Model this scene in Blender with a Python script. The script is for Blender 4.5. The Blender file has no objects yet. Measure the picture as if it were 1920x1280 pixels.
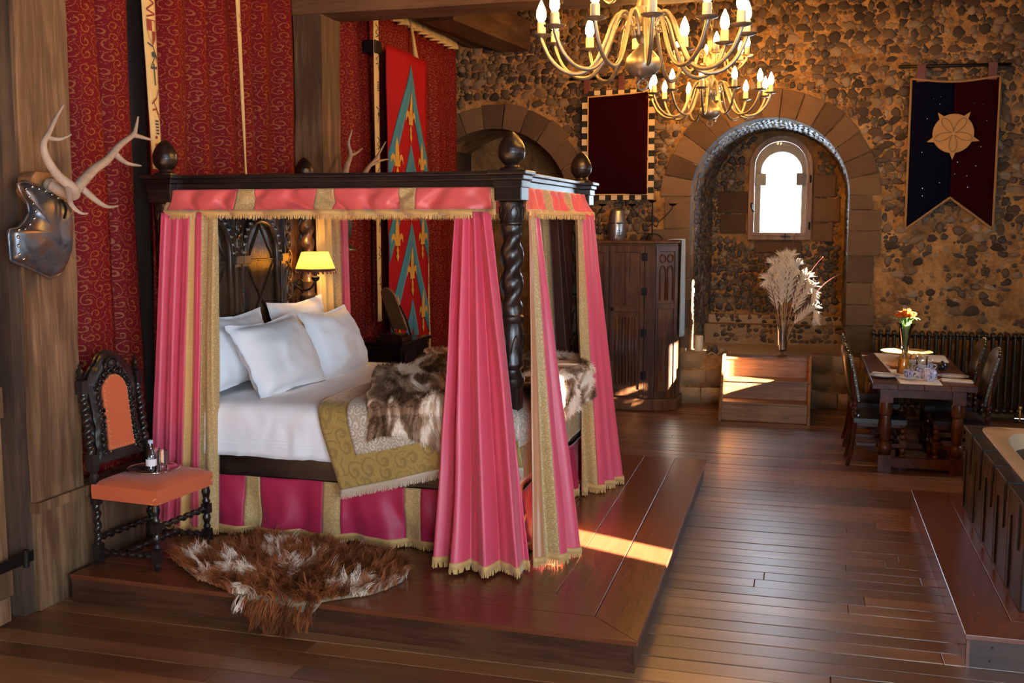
import bpy, math, random
import numpy as np
from mathutils import Vector, Matrix, noise
PI = math.pi
R = random.Random(7)
sc = bpy.context.scene
col = sc.collection

# ------------------------------------------------------------------ camera
cd = bpy.data.cameras.new('camera'); cam = bpy.data.objects.new('camera', cd); col.objects.link(cam)
cd.sensor_width = 36.0; cd.lens = 1965 / 1920 * 36.0; cd.clip_start = 0.05
cam.location = (0, 0, 2.2)
cam.rotation_euler = (math.radians(90 - 6.5), 0, math.radians(15.8))
sc.camera = cam
# ------------------------------------------------------------------ world, sun, window portals, exposure
w = bpy.data.worlds.new('sky'); sc.world = w; w.use_nodes = True
bg = w.node_tree.nodes['Background']; bg.inputs[0].default_value = (0.66, 0.83, 1.0, 1); bg.inputs[1].default_value = 31.0
sd = bpy.data.lights.new('sun', 'SUN'); sun = bpy.data.objects.new('sun', sd); col.objects.link(sun)
sd.energy = 190.0; sd.angle = math.radians(0.6); sd.color = (1.0, 0.90, 0.74)
EL = math.radians(20)
sun.rotation_euler = Vector((-.924 * math.cos(EL), .383 * math.cos(EL), -math.sin(EL))).to_track_quat('-Z', 'Y').to_euler()
sun.location = (8, 2, 5)
# unseen openings in the wall beside the table (x = 3.4) and in the wall behind the camera (y = -2)
SUN_FILL_WIN_R = [(9.74, 9.90, 2.15, 2.42), (10.13, 10.45, 1.70, 2.75), (11.0, 11.12, 2.45, 3.4), (4.30, 4.64, 1.8, 3.2), (-1.8, .1, .9, 3.3)]  # placed from the sun patches; first added to light the roses, last for fill
FILL_WIN_N = [(1.0, 2.4, 1.2, 3.2)]  # added opening, soft fill for the faces turned to the camera
def portal(name, loc, rot, sx, sy):
    l = bpy.data.lights.new(name, 'AREA'); l.shape = 'RECTANGLE'; l.size = sx; l.size_y = sy; l.cycles.is_portal = True
    o = bpy.data.objects.new(name, l); col.objects.link(o); o.location = loc; o.rotation_euler = rot
for (a, b, c, d) in SUN_FILL_WIN_R: portal('window_portal', (3.46, (a + b) / 2, (c + d) / 2), (0, PI / 2, 0), d - c, b - a)
for (a, b, c, d) in FILL_WIN_N: portal('window_portal', ((a + b) / 2, -2.06, (c + d) / 2), (PI / 2, 0, 0), b - a, d - c)
portal('window_portal', (-.39, 14.72, 2.62), (-PI / 2, 0, 0), .62, 1.3)
sc.view_settings.view_transform = 'Standard'; sc.view_settings.look = 'None'
sc.view_settings.gamma = 1.0; sc.view_settings.use_curve_mapping = False
sc.view_settings.exposure = 0.2
sc.cycles.use_denoising = True
sc.cycles.max_bounces = 8; sc.cycles.diffuse_bounces = 4; sc.cycles.transparent_max_bounces = 12
sc.cycles.sample_clamp_indirect = 6.0
CHAND_E = 200.0

# ------------------------------------------------------------------ mesh helpers
class MB:
    def __init__(s): s.v = []; s.f = []; s.uv = []
    def add(s, vs, fs, uv=None):
        n = len(s.v); s.v += [tuple(p) for p in vs]; s.f += [tuple(i + n for i in f) for f in fs]
        s.uv += (list(uv) if uv is not None else [(0, 0)] * len(vs)); return s
    def box(s, x0, x1, y0, y1, z0, z1):
        return s.add([(x0,y0,z0),(x1,y0,z0),(x1,y1,z0),(x0,y1,z0),(x0,y0,z1),(x1,y0,z1),(x1,y1,z1),(x0,y1,z1)],
                     [(0,3,2,1),(4,5,6,7),(0,1,5,4),(1,2,6,5),(2,3,7,6),(3,0,4,7)])
    def hexa(s, p):   # 8 points, bottom 4 then top 4
        return s.add(p, [(0,3,2,1),(4,5,6,7),(0,1,5,4),(1,2,6,5),(2,3,7,6),(3,0,4,7)])
    def lathe(s, prof, seg=16, c=(0,0,0), M=None, cap=True):
        vs = []; fs = []
        for r, z in prof:
            for k in range(seg):
                a = 2 * PI * k / seg; p = Vector((r * math.cos(a), r * math.sin(a), z))
                if M is not None: p = M @ p
                vs.append((p[0] + c[0], p[1] + c[1], p[2] + c[2]))
        m = len(prof)
        for i in range(m - 1):
            for k in range(seg):
                k2 = (k + 1) % seg; fs.append((i*seg+k, i*seg+k2, (i+1)*seg+k2, (i+1)*seg+k))
        if cap: fs.append(tuple(reversed(range(seg)))); fs.append(tuple((m-1)*seg + k for k in range(seg)))
        return s.add(vs, fs)
    def twist(s, x, y, z0, z1, r, amp, turns, n=2, seg=20, rows=60, M=None):
        vs = []; fs = []
        for i in range(rows + 1):
            t = i / rows; ph = 2 * PI * turns * t; env = min(1, t * 8, (1 - t) * 8)
            for k in range(seg):
                a = 2 * PI * k / seg; c = math.cos(n * a - ph * n)
                rr = r * (1 + env * amp * (abs(c) ** .7 * (1 if c > 0 else -1)))
                p = Vector((rr * math.cos(a), rr * math.sin(a), z0 + (z1 - z0) * t))
                if M is not None: p = M @ p
                vs.append((p[0] + x, p[1] + y, p[2]))
        for i in range(rows):
            for k in range(seg):
                k2 = (k+1) % seg; fs.append((i*seg+k, i*seg+k2, (i+1)*seg+k2, (i+1)*seg+k))
        return s.add(vs, fs)
    def tube(s, pts, rad, seg=8, closed=False):
        pts = [Vector(p) for p in pts]; n = len(pts)
        if not hasattr(rad, '__len__'): rad = [rad] * n
        vs = []; fs = []; up = None
        for i, p in enumerate(pts):
            t = (pts[min(i+1, n-1)] - pts[max(i-1, 0)])
            if closed: t = pts[(i+1) % n] - pts[i-1]
            t.normalize()
            if up is None: up = Vector((0,0,1)) if abs(t.z) < .9 else Vector((1,0,0))
            a = t.cross(up)
            if a.length < 1e-5: a = t.cross(Vector((0,1,0)))
            a.normalize(); b = a.cross(t).normalized(); up = b
            for k in range(seg):
                q = p + (a * math.cos(2*PI*k/seg) + b * math.sin(2*PI*k/seg)) * rad[i]; vs.append(q[:])
        m = n if closed else n - 1
        for i in range(m):
            j = (i + 1) % n
            for k in range(seg):
                k2 = (k+1) % seg; fs.append((i*seg+k, i*seg+k2, j*seg+k2, j*seg+k))
        if not closed: fs.append(tuple(reversed(range(seg)))); fs.append(tuple((n-1)*seg+k for k in range(seg)))
        return s.add(vs, fs)
    def prism(s, poly, to3, d0, d1):   # poly of (a,b), to3(a,b,d) -> xyz
        n = len(poly); vs = [to3(a, b, d0) for a, b in poly] + [to3(a, b, d1) for a, b in poly]
        fs = [tuple(range(n)), tuple(reversed(range(n, 2*n)))] + [(i, n+i, n+(i+1) % n, (i+1) % n) for i in range(n)]
        return s.add(vs, fs)
    def grid(s, P, nu, nv, uvf=None):
        vs = []; uv = []
        for j in range(nv + 1):
            for i in range(nu + 1):
                u, v = i / nu, j / nv; vs.append(tuple(P(u, v))); uv.append(uvf(u, v) if uvf else (u, v))
        fs = [(j*(nu+1)+i, j*(nu+1)+i+1, (j+1)*(nu+1)+i+1, (j+1)*(nu+1)+i) for j in range(nv) for i in range(nu)]
        return s.add(vs, fs, uv)
    def build(s, name, mat, parent=None, smooth=False, bevel=0, world=True, solid=0, sub=0, fixn=True):
        me = bpy.data.meshes.new(name)
        vs = s.v
        if parent is not None and world:
            inv = xf(parent).inverted(); vs = [tuple(inv @ Vector(p)) for p in vs]
        me.from_pydata(vs, [], s.f)
        ul = me.uv_layers.new(name='UVMap'); li = np.zeros(len(me.loops), np.int32); me.loops.foreach_get('vertex_index', li)
        ul.data.foreach_set('uv', np.array(s.uv, np.float32)[li].ravel())
        if smooth:
            me.polygons.foreach_set('use_smooth', [True] * len(me.polygons))
            if smooth is not True: me.set_sharp_from_angle(angle=math.radians(smooth))
        me.update()
        if mat is not None: me.materials.append(MT[mat] if isinstance(mat, str) else mat)
        o = bpy.data.objects.new(name, me); col.objects.link(o)
        if parent is not None: o.parent = parent
        if bevel:
            b = o.modifiers.new('bevel', 'BEVEL'); b.width = bevel; b.segments = 2; b.limit_method = 'ANGLE'; b.angle_limit = .7
        if solid:
            b = o.modifiers.new('solid', 'SOLIDIFY'); b.thickness = solid; b.offset = 0
        if sub:
            b = o.modifiers.new('sub', 'SUBSURF'); b.levels = sub; b.render_levels = sub
        return o
def xf(o):
    M = Matrix.Translation(o.location) @ o.rotation_euler.to_matrix().to_4x4()
    return (xf(o.parent) @ M) if o.parent else M
def tag(o, label=None, cat=None, group=None, kind=None):
    if label: o['label'] = label
    if cat: o['category'] = cat
    if group: o['group'] = group
    if kind: o['kind'] = kind
    return o
def thing(name, label, cat, loc=(0,0,0), rz=0, group=None, rot=None):
    o = bpy.data.objects.new(name, None); col.objects.link(o); o.location = loc; o.rotation_euler = rot or (0,0,rz)
    o.empty_display_size = .1
    return tag(o, label, cat, group)
def copy_tree(o, parent=None, loc=None, rz=None, label=None, group=None):
    c = o.copy(); col.objects.link(c)
    if parent is not None: c.parent = parent
    if loc is not None: c.location = loc
    if rz is not None: c.rotation_euler = (0,0,rz)
    if label: c['label'] = label
    if group: c['group'] = group
    for ch in o.children: copy_tree(ch, c)
    return c
def spline(pts, n=8):
    P = [Vector(p) for p in pts]; out = []
    for i in range(len(P) - 1):
        a, b, c, d = P[max(i-1,0)], P[i], P[i+1], P[min(i+2,len(P)-1)]
        for k in range(n):
            t = k / n; out.append(.5*((2*b)+(c-a)*t+(2*a-5*b+4*c-d)*t*t+(3*b-a-3*c+d)*t**3))
    out.append(P[-1]); return out
def lerp(a, b, t): return a + (b - a) * t
def nz(x, y, z=0., s=1.): return noise.noise(Vector((x*s, y*s, z*s)))

# ------------------------------------------------------------------ materials
MT = {}
class NT:
    def __init__(s, name):
        s.m = bpy.data.materials.new(name); s.m.use_nodes = True; s.t = s.m.node_tree; s.b = s.t.nodes['Principled BSDF']; MT[name] = s.m
    def n(s, typ, ins=None, **kw):
        nd = s.t.nodes.new(typ)
        for k, v in kw.items(): setattr(nd, k, v)
        for k, v in (ins or {}).items(): s.set(nd.inputs[k], v)
        return nd
    def set(s, inp, v):
        if hasattr(v, 'is_linked') or isinstance(v, bpy.types.NodeSocket): s.t.links.new(v, inp)
        else: inp.default_value = v
    def math(s, op, a, b=0.0, c=0.0, clamp=False):
        nd = s.n('ShaderNodeMath', operation=op, use_clamp=clamp)
        s.set(nd.inputs[0], a); s.set(nd.inputs[1], b); s.set(nd.inputs[2], c); return nd.outputs[0]
    def mix(s, f, a, b):
        nd = s.n('ShaderNodeMix', data_type='RGBA'); s.set(nd.inputs[0], f); s.set(nd.inputs[6], c4(a)); s.set(nd.inputs[7], c4(b)); return nd.outputs[2]
    def ramp(s, f, stops):
        nd = s.n('ShaderNodeValToRGB'); s.set(nd.inputs[0], f); e = nd.color_ramp.elements
        e[0].position, e[0].color = stops[0][0], c4(stops[0][1]); e[1].position, e[1].color = stops[-1][0], c4(stops[-1][1])
        for p, c in stops[1:-1]:
            k = e.new(p); k.color = c4(c)
        return nd.outputs[0]
    def coord(s, kind='Object', scale=(1,1,1)):
        tc = s.n('ShaderNodeTexCoord'); mp = s.n('ShaderNodeMapping', {'Scale': scale}); s.t.links.new(tc.outputs[kind], mp.inputs[0]); return mp.outputs[0]
    def noise(s, vec, scale=5., detail=4., rough=.55, dist=0.):
        return s.n('ShaderNodeTexNoise', {'Vector': vec, 'Scale': scale, 'Detail': detail, 'Roughness': rough, 'Distortion': dist}).outputs[0]
    def bump(s, h, strength=.3, dist=.01):
        s.t.links.new(s.n('ShaderNodeBump', {'Height': h, 'Strength': strength, 'Distance': dist}).outputs[0], s.b.inputs['Normal'])
    def out(s, color=None, rough=None, metal=None, **kw):
        if color is not None: s.set(s.b.inputs['Base Color'], c4(color))
        if rough is not None: s.set(s.b.inputs['Roughness'], rough)
        if metal is not None: s.set(s.b.inputs['Metallic'], metal)
        for k, v in kw.items(): s.set(s.b.inputs[k], v)
        return s.m
def c4(c):
    if isinstance(c, (tuple, list)): return tuple(c) + (1,) if len(c) == 3 else tuple(c)
    return c
def plain(name, c, rough=.5, metal=0., bump=0, scale=40, var=.15, **kw):
    t = NT(name); co = t.coord(); f = t.noise(co, scale, 3)
    t.out(t.mix(f, tuple(x*(1-var) for x in c), tuple(min(1, x*(1+var)) for x in c)), rough, metal, **kw)
    if bump: t.bump(f, bump, .005)
    return t.m
def wood(name, dark, light, rough=.4, axis=0, scale=1., bump=.15, rand=.35, spec=.5, coat=0., lo=.25, hi=.68):
    t = NT(name); s = [14*scale]*3; s[axis] = 1.1*scale
    oi = t.n('ShaderNodeObjectInfo'); tc = t.n('ShaderNodeTexCoord')
    off = t.n('ShaderNodeVectorMath', operation='SCALE'); t.set(off.inputs[0], (7.3, 3.1, 5.7)); t.set(off.inputs[3], oi.outputs['Random'])
    ad = t.n('ShaderNodeVectorMath', operation='ADD'); t.set(ad.inputs[0], tc.outputs['Object']); t.set(ad.inputs[1], off.outputs[0])
    mp = t.n('ShaderNodeMapping', {'Scale': tuple(s)}); t.t.links.new(ad.outputs[0], mp.inputs[0])
    g = t.noise(mp.outputs[0], 1.6, 8, .65, .6); g2 = t.noise(mp.outputs[0], 7, 4, .6)
    big = t.noise(tc.outputs['Object'], 1.7*scale, 3)
    f = t.math('ADD', t.math('MULTIPLY', g, .75), t.math('MULTIPLY', g2, .25))
    f = t.math('ADD', f, t.math('MULTIPLY', t.math('SUBTRACT', big, .5), .5))
    f = t.math('ADD', f, t.math('MULTIPLY', t.math('SUBTRACT', oi.outputs['Random'], .5), rand))
    c = t.ramp(f, [(lo, tuple(x*.55 for x in dark)), (.45, dark), (hi, light)])
    t.out(c, t.math('ADD', rough - .025, t.math('MULTIPLY', g2, .05)), 0., **{'Specular IOR Level': spec, 'Coat Weight': coat, 'Coat Roughness': .3})
    t.bump(t.math('ADD', g, g2), bump, .004); return t.m
def cloth(name, c, rough=.6, sheen=.3, weave=900, var=.12, spec=.3, uvk='UV'):
    t = NT(name); uv = t.coord(uvk); a = t.noise(t.coord(uvk, (1, .05, 1)), weave*.25, 2); b = t.noise(t.coord(uvk, (.05, 1, 1)), weave*.25, 2)
    f = t.math('MULTIPLY', t.math('ADD', a, b), .5)
    t.out(t.mix(f, tuple(x*(1-var) for x in c), tuple(min(1, x*(1+var)) for x in c)), rough, 0., **{'Sheen Weight': sheen, 'Sheen Roughness': .4, 'Specular IOR Level': spec})
    t.bump(f, .12, .002); return t.m
def scroll_mask(t, scale, wid=.16, uvk='UV', arms=1.5, grow=1.0):
    uv = t.coord(uvk, (scale, scale, scale))
    wob = t.n('ShaderNodeTexNoise', {'Vector': uv, 'Scale': 1.3, 'Detail': 1})
    v2 = t.n('ShaderNodeVectorMath', operation='MULTIPLY_ADD'); t.set(v2.inputs[0], wob.outputs['Color']); t.set(v2.inputs[1], (.25,.25,0)); t.set(v2.inputs[2], uv)
    vo = t.n('ShaderNodeTexVoronoi', {'Vector': v2.outputs[0], 'Scale': 1.0, 'Randomness': .75}, voronoi_dimensions='2D')
    lo = t.n('ShaderNodeVectorMath', operation='SUBTRACT'); t.set(lo.inputs[0], v2.outputs[0]); t.set(lo.inputs[1], vo.outputs['Position'])
    sp = t.n('ShaderNodeSeparateXYZ'); t.set(sp.inputs[0], lo.outputs[0])
    th = t.math('DIVIDE', t.math('ARCTAN2', sp.outputs[1], sp.outputs[0]), 2*PI); r = vo.outputs['Distance']
    sg = t.math('SUBTRACT', t.math('MULTIPLY', t.math('GREATER_THAN', t.n('ShaderNodeSeparateColor', {'Color': vo.outputs['Color']}).outputs[0], .5), 2.), 1.)
    fr = t.math('FRACT', t.math('ADD', t.math('ADD', t.math('MULTIPLY', th, sg), t.math('MULTIPLY', r, arms*1.6)), 5.0))
    d = t.math('ABSOLUTE', t.math('SUBTRACT', fr, .5))
    line = t.math('LESS_THAN', t.math('MULTIPLY', d, t.math('ADD', r, .05)), wid * .32)
    inn = t.math('GREATER_THAN', r, .07)
    dots = t.math('LESS_THAN', t.n('ShaderNodeTexVoronoi', {'Vector': v2.outputs[0], 'Scale': 3.4}, voronoi_dimensions='2D').outputs['Distance'], .13*grow)
    return t.math('MAXIMUM', t.math('MULTIPLY', line, inn), dots)
def brocade(name, base, fig, scale, wid=.16, rough=.55, sheen=.3, figrough=.4, arms=1.5, spec=.3, mixf=.85):
    t = NT(name); m = scroll_mask(t, scale, wid, arms=arms); f = t.noise(t.coord('UV', (1, .06, 1)), 220, 2)
    c = t.mix(t.math('MULTIPLY', m, mixf), t.mix(f, tuple(x*.8 for x in base), tuple(min(1, x*1.2) for x in base)), fig)
    t.out(c, t.math('ADD', rough, t.math('MULTIPLY', m, figrough - rough)), 0., **{'Sheen Weight': sheen, 'Specular IOR Level': spec})
    t.bump(t.math('ADD', m, t.math('MULTIPLY', f, .4)), .2, .003); return t.m
def glass(name, tint=(1,1,1), rough=.02, amt=.12):
    t = NT(name); nt = t.t; tr = t.n('ShaderNodeBsdfTransparent', {'Color': c4(tint)}); gl = t.n('ShaderNodeBsdfGlossy', {'Roughness': rough})
    fr = t.n('ShaderNodeFresnel', {'IOR': 1.5}); ad = t.math('MULTIPLY_ADD', fr.outputs[0], 1.0, amt*.3, True)
    mx = t.n('ShaderNodeMixShader', {0: ad}); nt.links.new(tr.outputs[0], mx.inputs[1]); nt.links.new(gl.outputs[0], mx.inputs[2])
    nt.links.new(mx.outputs[0], nt.nodes['Material Output'].inputs[0]); return t.m
def emit(name, c, strength):
    t = NT(name); t.out((.9,.8,.6), .5, 0., **{'Emission Color': c4(c), 'Emission Strength': strength}); return t.m
def stone_mat(name, stops, rough=.75, scale=6., bump=.6, objrand=True, island=True, bd=.015, spec=.4):
    t = NT(name); co = t.coord(); f = t.noise(co, scale, 6, .65); f2 = t.noise(co, scale*7, 4, .6)
    r = 0.
    if objrand:
        oi = t.n('ShaderNodeObjectInfo').outputs['Random']; g = t.n('ShaderNodeNewGeometry').outputs['Random Per Island']
        r = t.math('FRACT', t.math('ADD', t.math('MULTIPLY', oi, 7.31), t.math('MULTIPLY', g, 3.77)))
        v = t.math('ADD', t.math('MULTIPLY', r, .75), t.math('MULTIPLY', f, .35))
    else: v = t.math('ADD', t.math('MULTIPLY', f, .8), t.math('MULTIPLY', f2, .3))
    t.out(t.ramp(v, stops), rough, 0., **{'Specular IOR Level': spec}); t.bump(t.math('ADD', f2, f), bump, bd); return t.m

wood('floor_pine', (.14,.055,.021), (.32,.145,.058), .35, 0, .6, .012, .5, .6, .3, lo=.08, hi=.80)
wood('platform_wood', (.135,.036,.014), (.20,.060,.024), .26, 0, .6, .0, .12, lo=-.1, hi=.95)
wood('platform_wood_y', (.135,.036,.014), (.20,.060,.024), .26, 1, .6, .0, .12, lo=-.1, hi=.95)
wood('fascia', (.055,.020,.010), (.12,.045,.02), .35, 0, .8, .08, .15)
wood('fascia_y', (.055,.020,.010), (.12,.045,.02), .35, 1, .8, .08, .15)
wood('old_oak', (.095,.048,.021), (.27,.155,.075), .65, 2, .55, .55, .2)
wood('old_oak_shaded', (.03,.017,.010), (.09,.052,.030), .7, 2, .55, .5, .2)  # darker copy of old_oak, shade of the post's near face put into colour
wood('beam_wood', (.075,.034,.014), (.19,.095,.04), .6, 0, .55, .5, .2)
wood('beam_wood_y', (.06,.028,.012), (.15,.075,.032), .6, 1, .55, .5, .2)
wood('bed_oak', (.012,.007,.005), (.045,.022,.013), .30, 2, 1.2, .25, .1, .6)
wood('bed_oak_x', (.009,.005,.004), (.032,.016,.010), .30, 0, 1.2, .25, .1, .6)
wood('head_oak', (.036,.018,.009), (.12,.058,.026), .28, 2, 1.2, .3, .1, .6)
wood('ebony', (.008,.006,.005), (.028,.018,.013), .26, 2, 2., .2, .1, .6)
wood('wardrobe_oak', (.058,.020,.008), (.155,.062,.024), .34, 2, 1.1, .2, .15)
wood('step_pine', (.20,.085,.030), (.40,.19,.075), .4, 0, 1.1, .1, .15)
wood('table_oak', (.055,.015,.006), (.13,.042,.017), .32, 1, 1.2, .08, .12, .25)
wood('chair_oak', (.040,.012,.005), (.11,.036,.015), .3, 2, 1.5, .08, .12, .3)
wood('bath_wood', (.016,.010,.006), (.055,.035,.021), .42, 2, .9, .35, .15, .3)
wood('frame_wood', (.20,.115,.070), (.36,.22,.14), .5, 2, 1.5, .1, .1)
wood('chest_wood', (.010,.006,.005), (.04,.018,.010), .2, 0, 1.2, .15, .1)
wood('plaque_wood', (.25,.11,.04), (.42,.21,.09), .4, 2, 2, .1, .1)
cloth('pink_silk', (.66,.075,.125), .42, .2, spec=.45)
cloth('pink_valance', (.72,.115,.105), .42, .2, spec=.45)
cloth('pink_deep', (.44,.020,.070), .5, .1, spec=.35)
cloth('gold_satin', (.48,.20,.085), .3, .4, spec=.6)
cloth('gold_lining', (.85,.52,.16), .5, .3)
cloth('brown_lining', (.085,.028,.016), .4, .3)
cloth('orange_satin', (.62,.09,.02), .35, .4)
cloth('white_linen', (.90,.90,.92), .75, .2, var=.03)
cloth('cream_cloth', (.70,.60,.42), .8, .2)
cloth('cream_paint', (.64,.44,.17), .8, .1)
cloth('orange_velvet', (.56,.12,.045), .65, .25, weave=600)
cloth('banner_red', (.36,.008,.012), .7, .0, var=.25, spec=.15)
cloth('banner_blue', (.035,.20,.27), .7, .2, var=.25)
cloth('banner_gold', (.62,.33,.04), .6, .2)
cloth('velvet_maroon', (.015,.0012,.0018), .85, .0, spec=.02)
cloth('velvet_navy', (.003,.0035,.010), .85, .0, spec=.02)
cloth('velvet_wine', (.018,.0012,.0025), .85, .0, spec=.02)
cloth('rose_tan', (.42,.23,.08), .8, .1)
cloth('tan_edge', (.27,.15,.06), .8, .1)
cloth('check_black', (.012,.010,.009), .8, .1)
cloth('check_cream', (.55,.42,.25), .8, .1)
cloth('gold_fringe', (.62,.36,.12), .6, .4, weave=300, var=.35)
cloth('pale_fringe', (.58,.45,.32), .7, .3, weave=300, var=.35)
cloth('fur_skin', (.25,.17,.10), .9, .2)
cloth('paper_napkin', (.72,.62,.50), .8, .1)
brocade('red_brocade', (.135,.0025,.005), (.30,.095,.018), 12.5, .11, .7, .0, .5, spec=.15, mixf=.6)
brocade('gold_band', (.42,.26,.095), (.66,.46,.21), 34., .2, .5, .2, .4, mixf=.7)
brocade('gold_damask', (.38,.25,.065), (.17,.115,.035), 8.5, .2, .38, .2, .5, spec=.5, mixf=.5)
brocade('silver_damask', (.44,.35,.25), (.72,.65,.56), 19., .2, .5, .2, .4)
brocade('blue_throw_cloth', (.35,.50,.55), (.55,.30,.30), 10., .2, .8, .2, .8, mixf=.5)
plain('iron', (.018,.016,.015), .45, .7, .2, 60)
plain('pewter', (.30,.26,.20), .42, .85, .15, 30)
plain('brass', (.85,.58,.20), .34, .75)
plain('silver', (.75,.72,.68), .12, 1.0)
plain('steel_helm', (.42,.42,.42), .34, .9, .1, 25, .3)
plain('stud_steel', (.65,.62,.58), .25, 1.0)
plain('candle_sleeve', (.72,.58,.34), .6)
plain('wax', (.62,.54,.38), .5)
plain('antler', (.36,.27,.20), .6, 0, .3, 18, .35)
plain('black_leather', (.016,.013,.013), .28, 0, .15, 90)
plain('brown_leather', (.030,.020,.010), .28, 0, .15, 90)
plain('red_leather', (.10,.02,.012), .5)
plain('china', (.74,.72,.70), .18)
plain('cream_acrylic', (.66,.50,.32), .16, 0, 0, 5, .02)
plain('radiator_paint', (.040,.034,.022), .34, .5, .1, 60)
plain('juice', (.85,.36,.01), .25)
plain('milk', (.85,.85,.85), .4)
plain('croissant', (.55,.24,.06), .6, 0, .4, 50)
plain('ceramic_black', (.015,.015,.018), .12)
plain('orange_petal', (.85,.15,.02), .5, 0, 0, 60, .4)
plain('leaf_green', (.09,.22,.04), .5, 0, 0, 60, .4)
plain('twig_red', (.13,.025,.018), .6)
plain('straw', (.55,.38,.17), .7)
plain('plume', (.88,.77,.61), .8, 0, 0, 30, .15)
plain('ink_red', (.25,.03,.02), .8); plain('ink_dark', (.05,.05,.045), .8)
plain('label_paper', (.75,.75,.78), .6); plain('cap_blue', (.45,.52,.68), .4)
plain('plaster_dark', (.05,.03,.02), .9, 0, .3, 8)
plain('mirror_glass', (.03,.022,.014), .06, .6)
plain('ceiling_board', (.035,.018,.009), .8, 0, .3, 6)
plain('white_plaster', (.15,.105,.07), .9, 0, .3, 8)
glass('pane_glass'); glass('clear_glass', (.97,.98,.98), .01, .25)
emit('bulb_glow', (1.0,.45,.09), CHAND_E); emit('lamp_bulb', (1.0,.55,.15), 150.)
t = NT('lamp_shade'); tl = t.n('ShaderNodeBsdfTranslucent', {'Color': (1.,.62,.16,1)}); df = t.n('ShaderNodeBsdfDiffuse', {'Color': (.8,.5,.16,1)})
mx = t.n('ShaderNodeMixShader', {0: .35}); t.t.links.new(tl.outputs[0], mx.inputs[1]); t.t.links.new(df.outputs[0], mx.inputs[2]); t.t.links.new(mx.outputs[0], t.t.nodes['Material Output'].inputs[0])
t = NT('breast_steel'); co = t.coord(); f = t.noise(co, 7, 5, .6, .5)
t.out(t.ramp(f, [(.35, (.06,.07,.085)), (.5, (.16,.165,.18)), (.62, (.22,.12,.07)), (.75, (.34,.34,.35))]), .36, .8); t.bump(t.noise(co, 30, 3), .12, .003)
t = NT('transfer_china'); m = scroll_mask(t, 60., .3, 'Object'); t.out(t.mix(m, (.72,.70,.70), (.03,.05,.30)), .18)
t = NT('transfer_blue'); m = scroll_mask(t, 50., .5, 'Object'); t.out(t.mix(m, (.02,.05,.33), (.62,.62,.70)), .15)
stone_mat('mortar', [(.30,(.04,.021,.009)), (.44,(.165,.084,.028)), (.6,(.35,.185,.062)), (.78,(.52,.31,.12))], .9, 3.2, 1.0, False, bd=.03)
stone_mat('flint', [(.05,(.014,.011,.009)), (.35,(.045,.031,.021)), (.6,(.095,.06,.034)), (.8,(.17,.11,.06)), (.97,(.30,.22,.14))], .5, 9., .5, True)
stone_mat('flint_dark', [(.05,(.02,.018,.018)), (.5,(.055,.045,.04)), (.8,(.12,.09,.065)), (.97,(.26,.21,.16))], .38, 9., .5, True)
stone_mat('ashlar', [(.2,(.062,.034,.017)), (.5,(.105,.060,.030)), (.9,(.165,.098,.050))], .85, 5., .6, True, bd=.015)
stone_mat('rubble', [(.2,(.14,.085,.04)), (.5,(.25,.165,.085)), (.9,(.36,.26,.155))], .9, 5., .8, True, bd=.015)
# fur colours are looked up at each hair's root (stored in its UVs)
def fur(name, stops, scale, stretch=(1,1,1), rough=.6, dist=1.2):
    t = NT(name); co = t.coord('UV', stretch); f = t.noise(co, scale, 3, .5, dist)
    t.out(t.ramp(f, stops), rough, 0., **{'Sheen Weight': .0, 'Specular IOR Level': .3}); return t.m
fur('sheepskin', [(.36,(.10,.026,.008)), (.52,(.30,.085,.022)), (.59,(.42,.14,.04)), (.62,(.95,.78,.62))], 4.2)
fur('rabbit_fur', [(.36,(.10,.05,.026)), (.45,(.25,.14,.08)), (.52,(.50,.33,.21)), (.58,(.95,.82,.68))], 6.5, (1.,.55,1))

# ================================================================== SETTING
st = lambda o: tag(o, kind='structure')
# ---- floor: slab with single boards laid along x
fl = st(MB().box(-4.6, 3.5, 4.1, 13.0, -.12, -.03).box(-4.6, 3.5, -2.1, 4.1, -.12, 0).build('floor', 'floor_pine'))
tag(fl, 'dark stained pine floorboards running across the great chamber', None)
y = 4.1; row = 0
while y < 12.9:
    wd = .148; x = -4.55 - R.random() * 1.2
    while x < 3.45:
        ln = R.uniform(2.2, 3.9); x1 = min(x + ln, 3.45)
        a = max(x, -4.55)
        if x1 - a > .05:
            dz = R.uniform(-.0015, .0015)
            MB().box(a + .0015, x1 - .0015, y + .003, min(y + wd - .003, 12.95), -.03, dz).build('plank', 'floor_pine', fl, bevel=.003)
        x = x1 if x1 < 3.45 else 9
    y += wd
# ---- outer shell
st(MB().box(-4.65, -4.5, -2.1, 14.0, -.1, 5.4).build('wall_left', 'plaster_dark'))
def wall_with_holes(name, axis, pos, th, lo, hi, holes, mat):
    b = MB(); ys = sorted(set([lo, hi] + [h[0] for h in holes] + [h[1] for h in holes]))
    for a, c in zip(ys[:-1], ys[1:]):
        hs = sorted([(h[2], h[3]) for h in holes if h[0] <= a and h[1] >= c]); z = -.1
        for z0, z1 in hs + [(5.4, 5.4)]:
            if z0 > z: (b.box(pos, pos+th, a, c, z, z0) if axis == 'x' else b.box(a, c, pos, pos+th, z, z0))
            z = z1
    return st(b.build(name, mat))
wall_with_holes('wall_right', 'x', 3.4, .12, -2.1, 15.0, SUN_FILL_WIN_R, 'white_plaster')
wall_with_holes('wall_near', 'y', -2.12, .12, -4.65, 3.5, FILL_WIN_N, 'white_plaster')
ceil = st(MB().box(-4.65, 3.5, -2.1, 15.0, 5.3, 5.45).build('ceiling', 'ceiling_board'))

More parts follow.
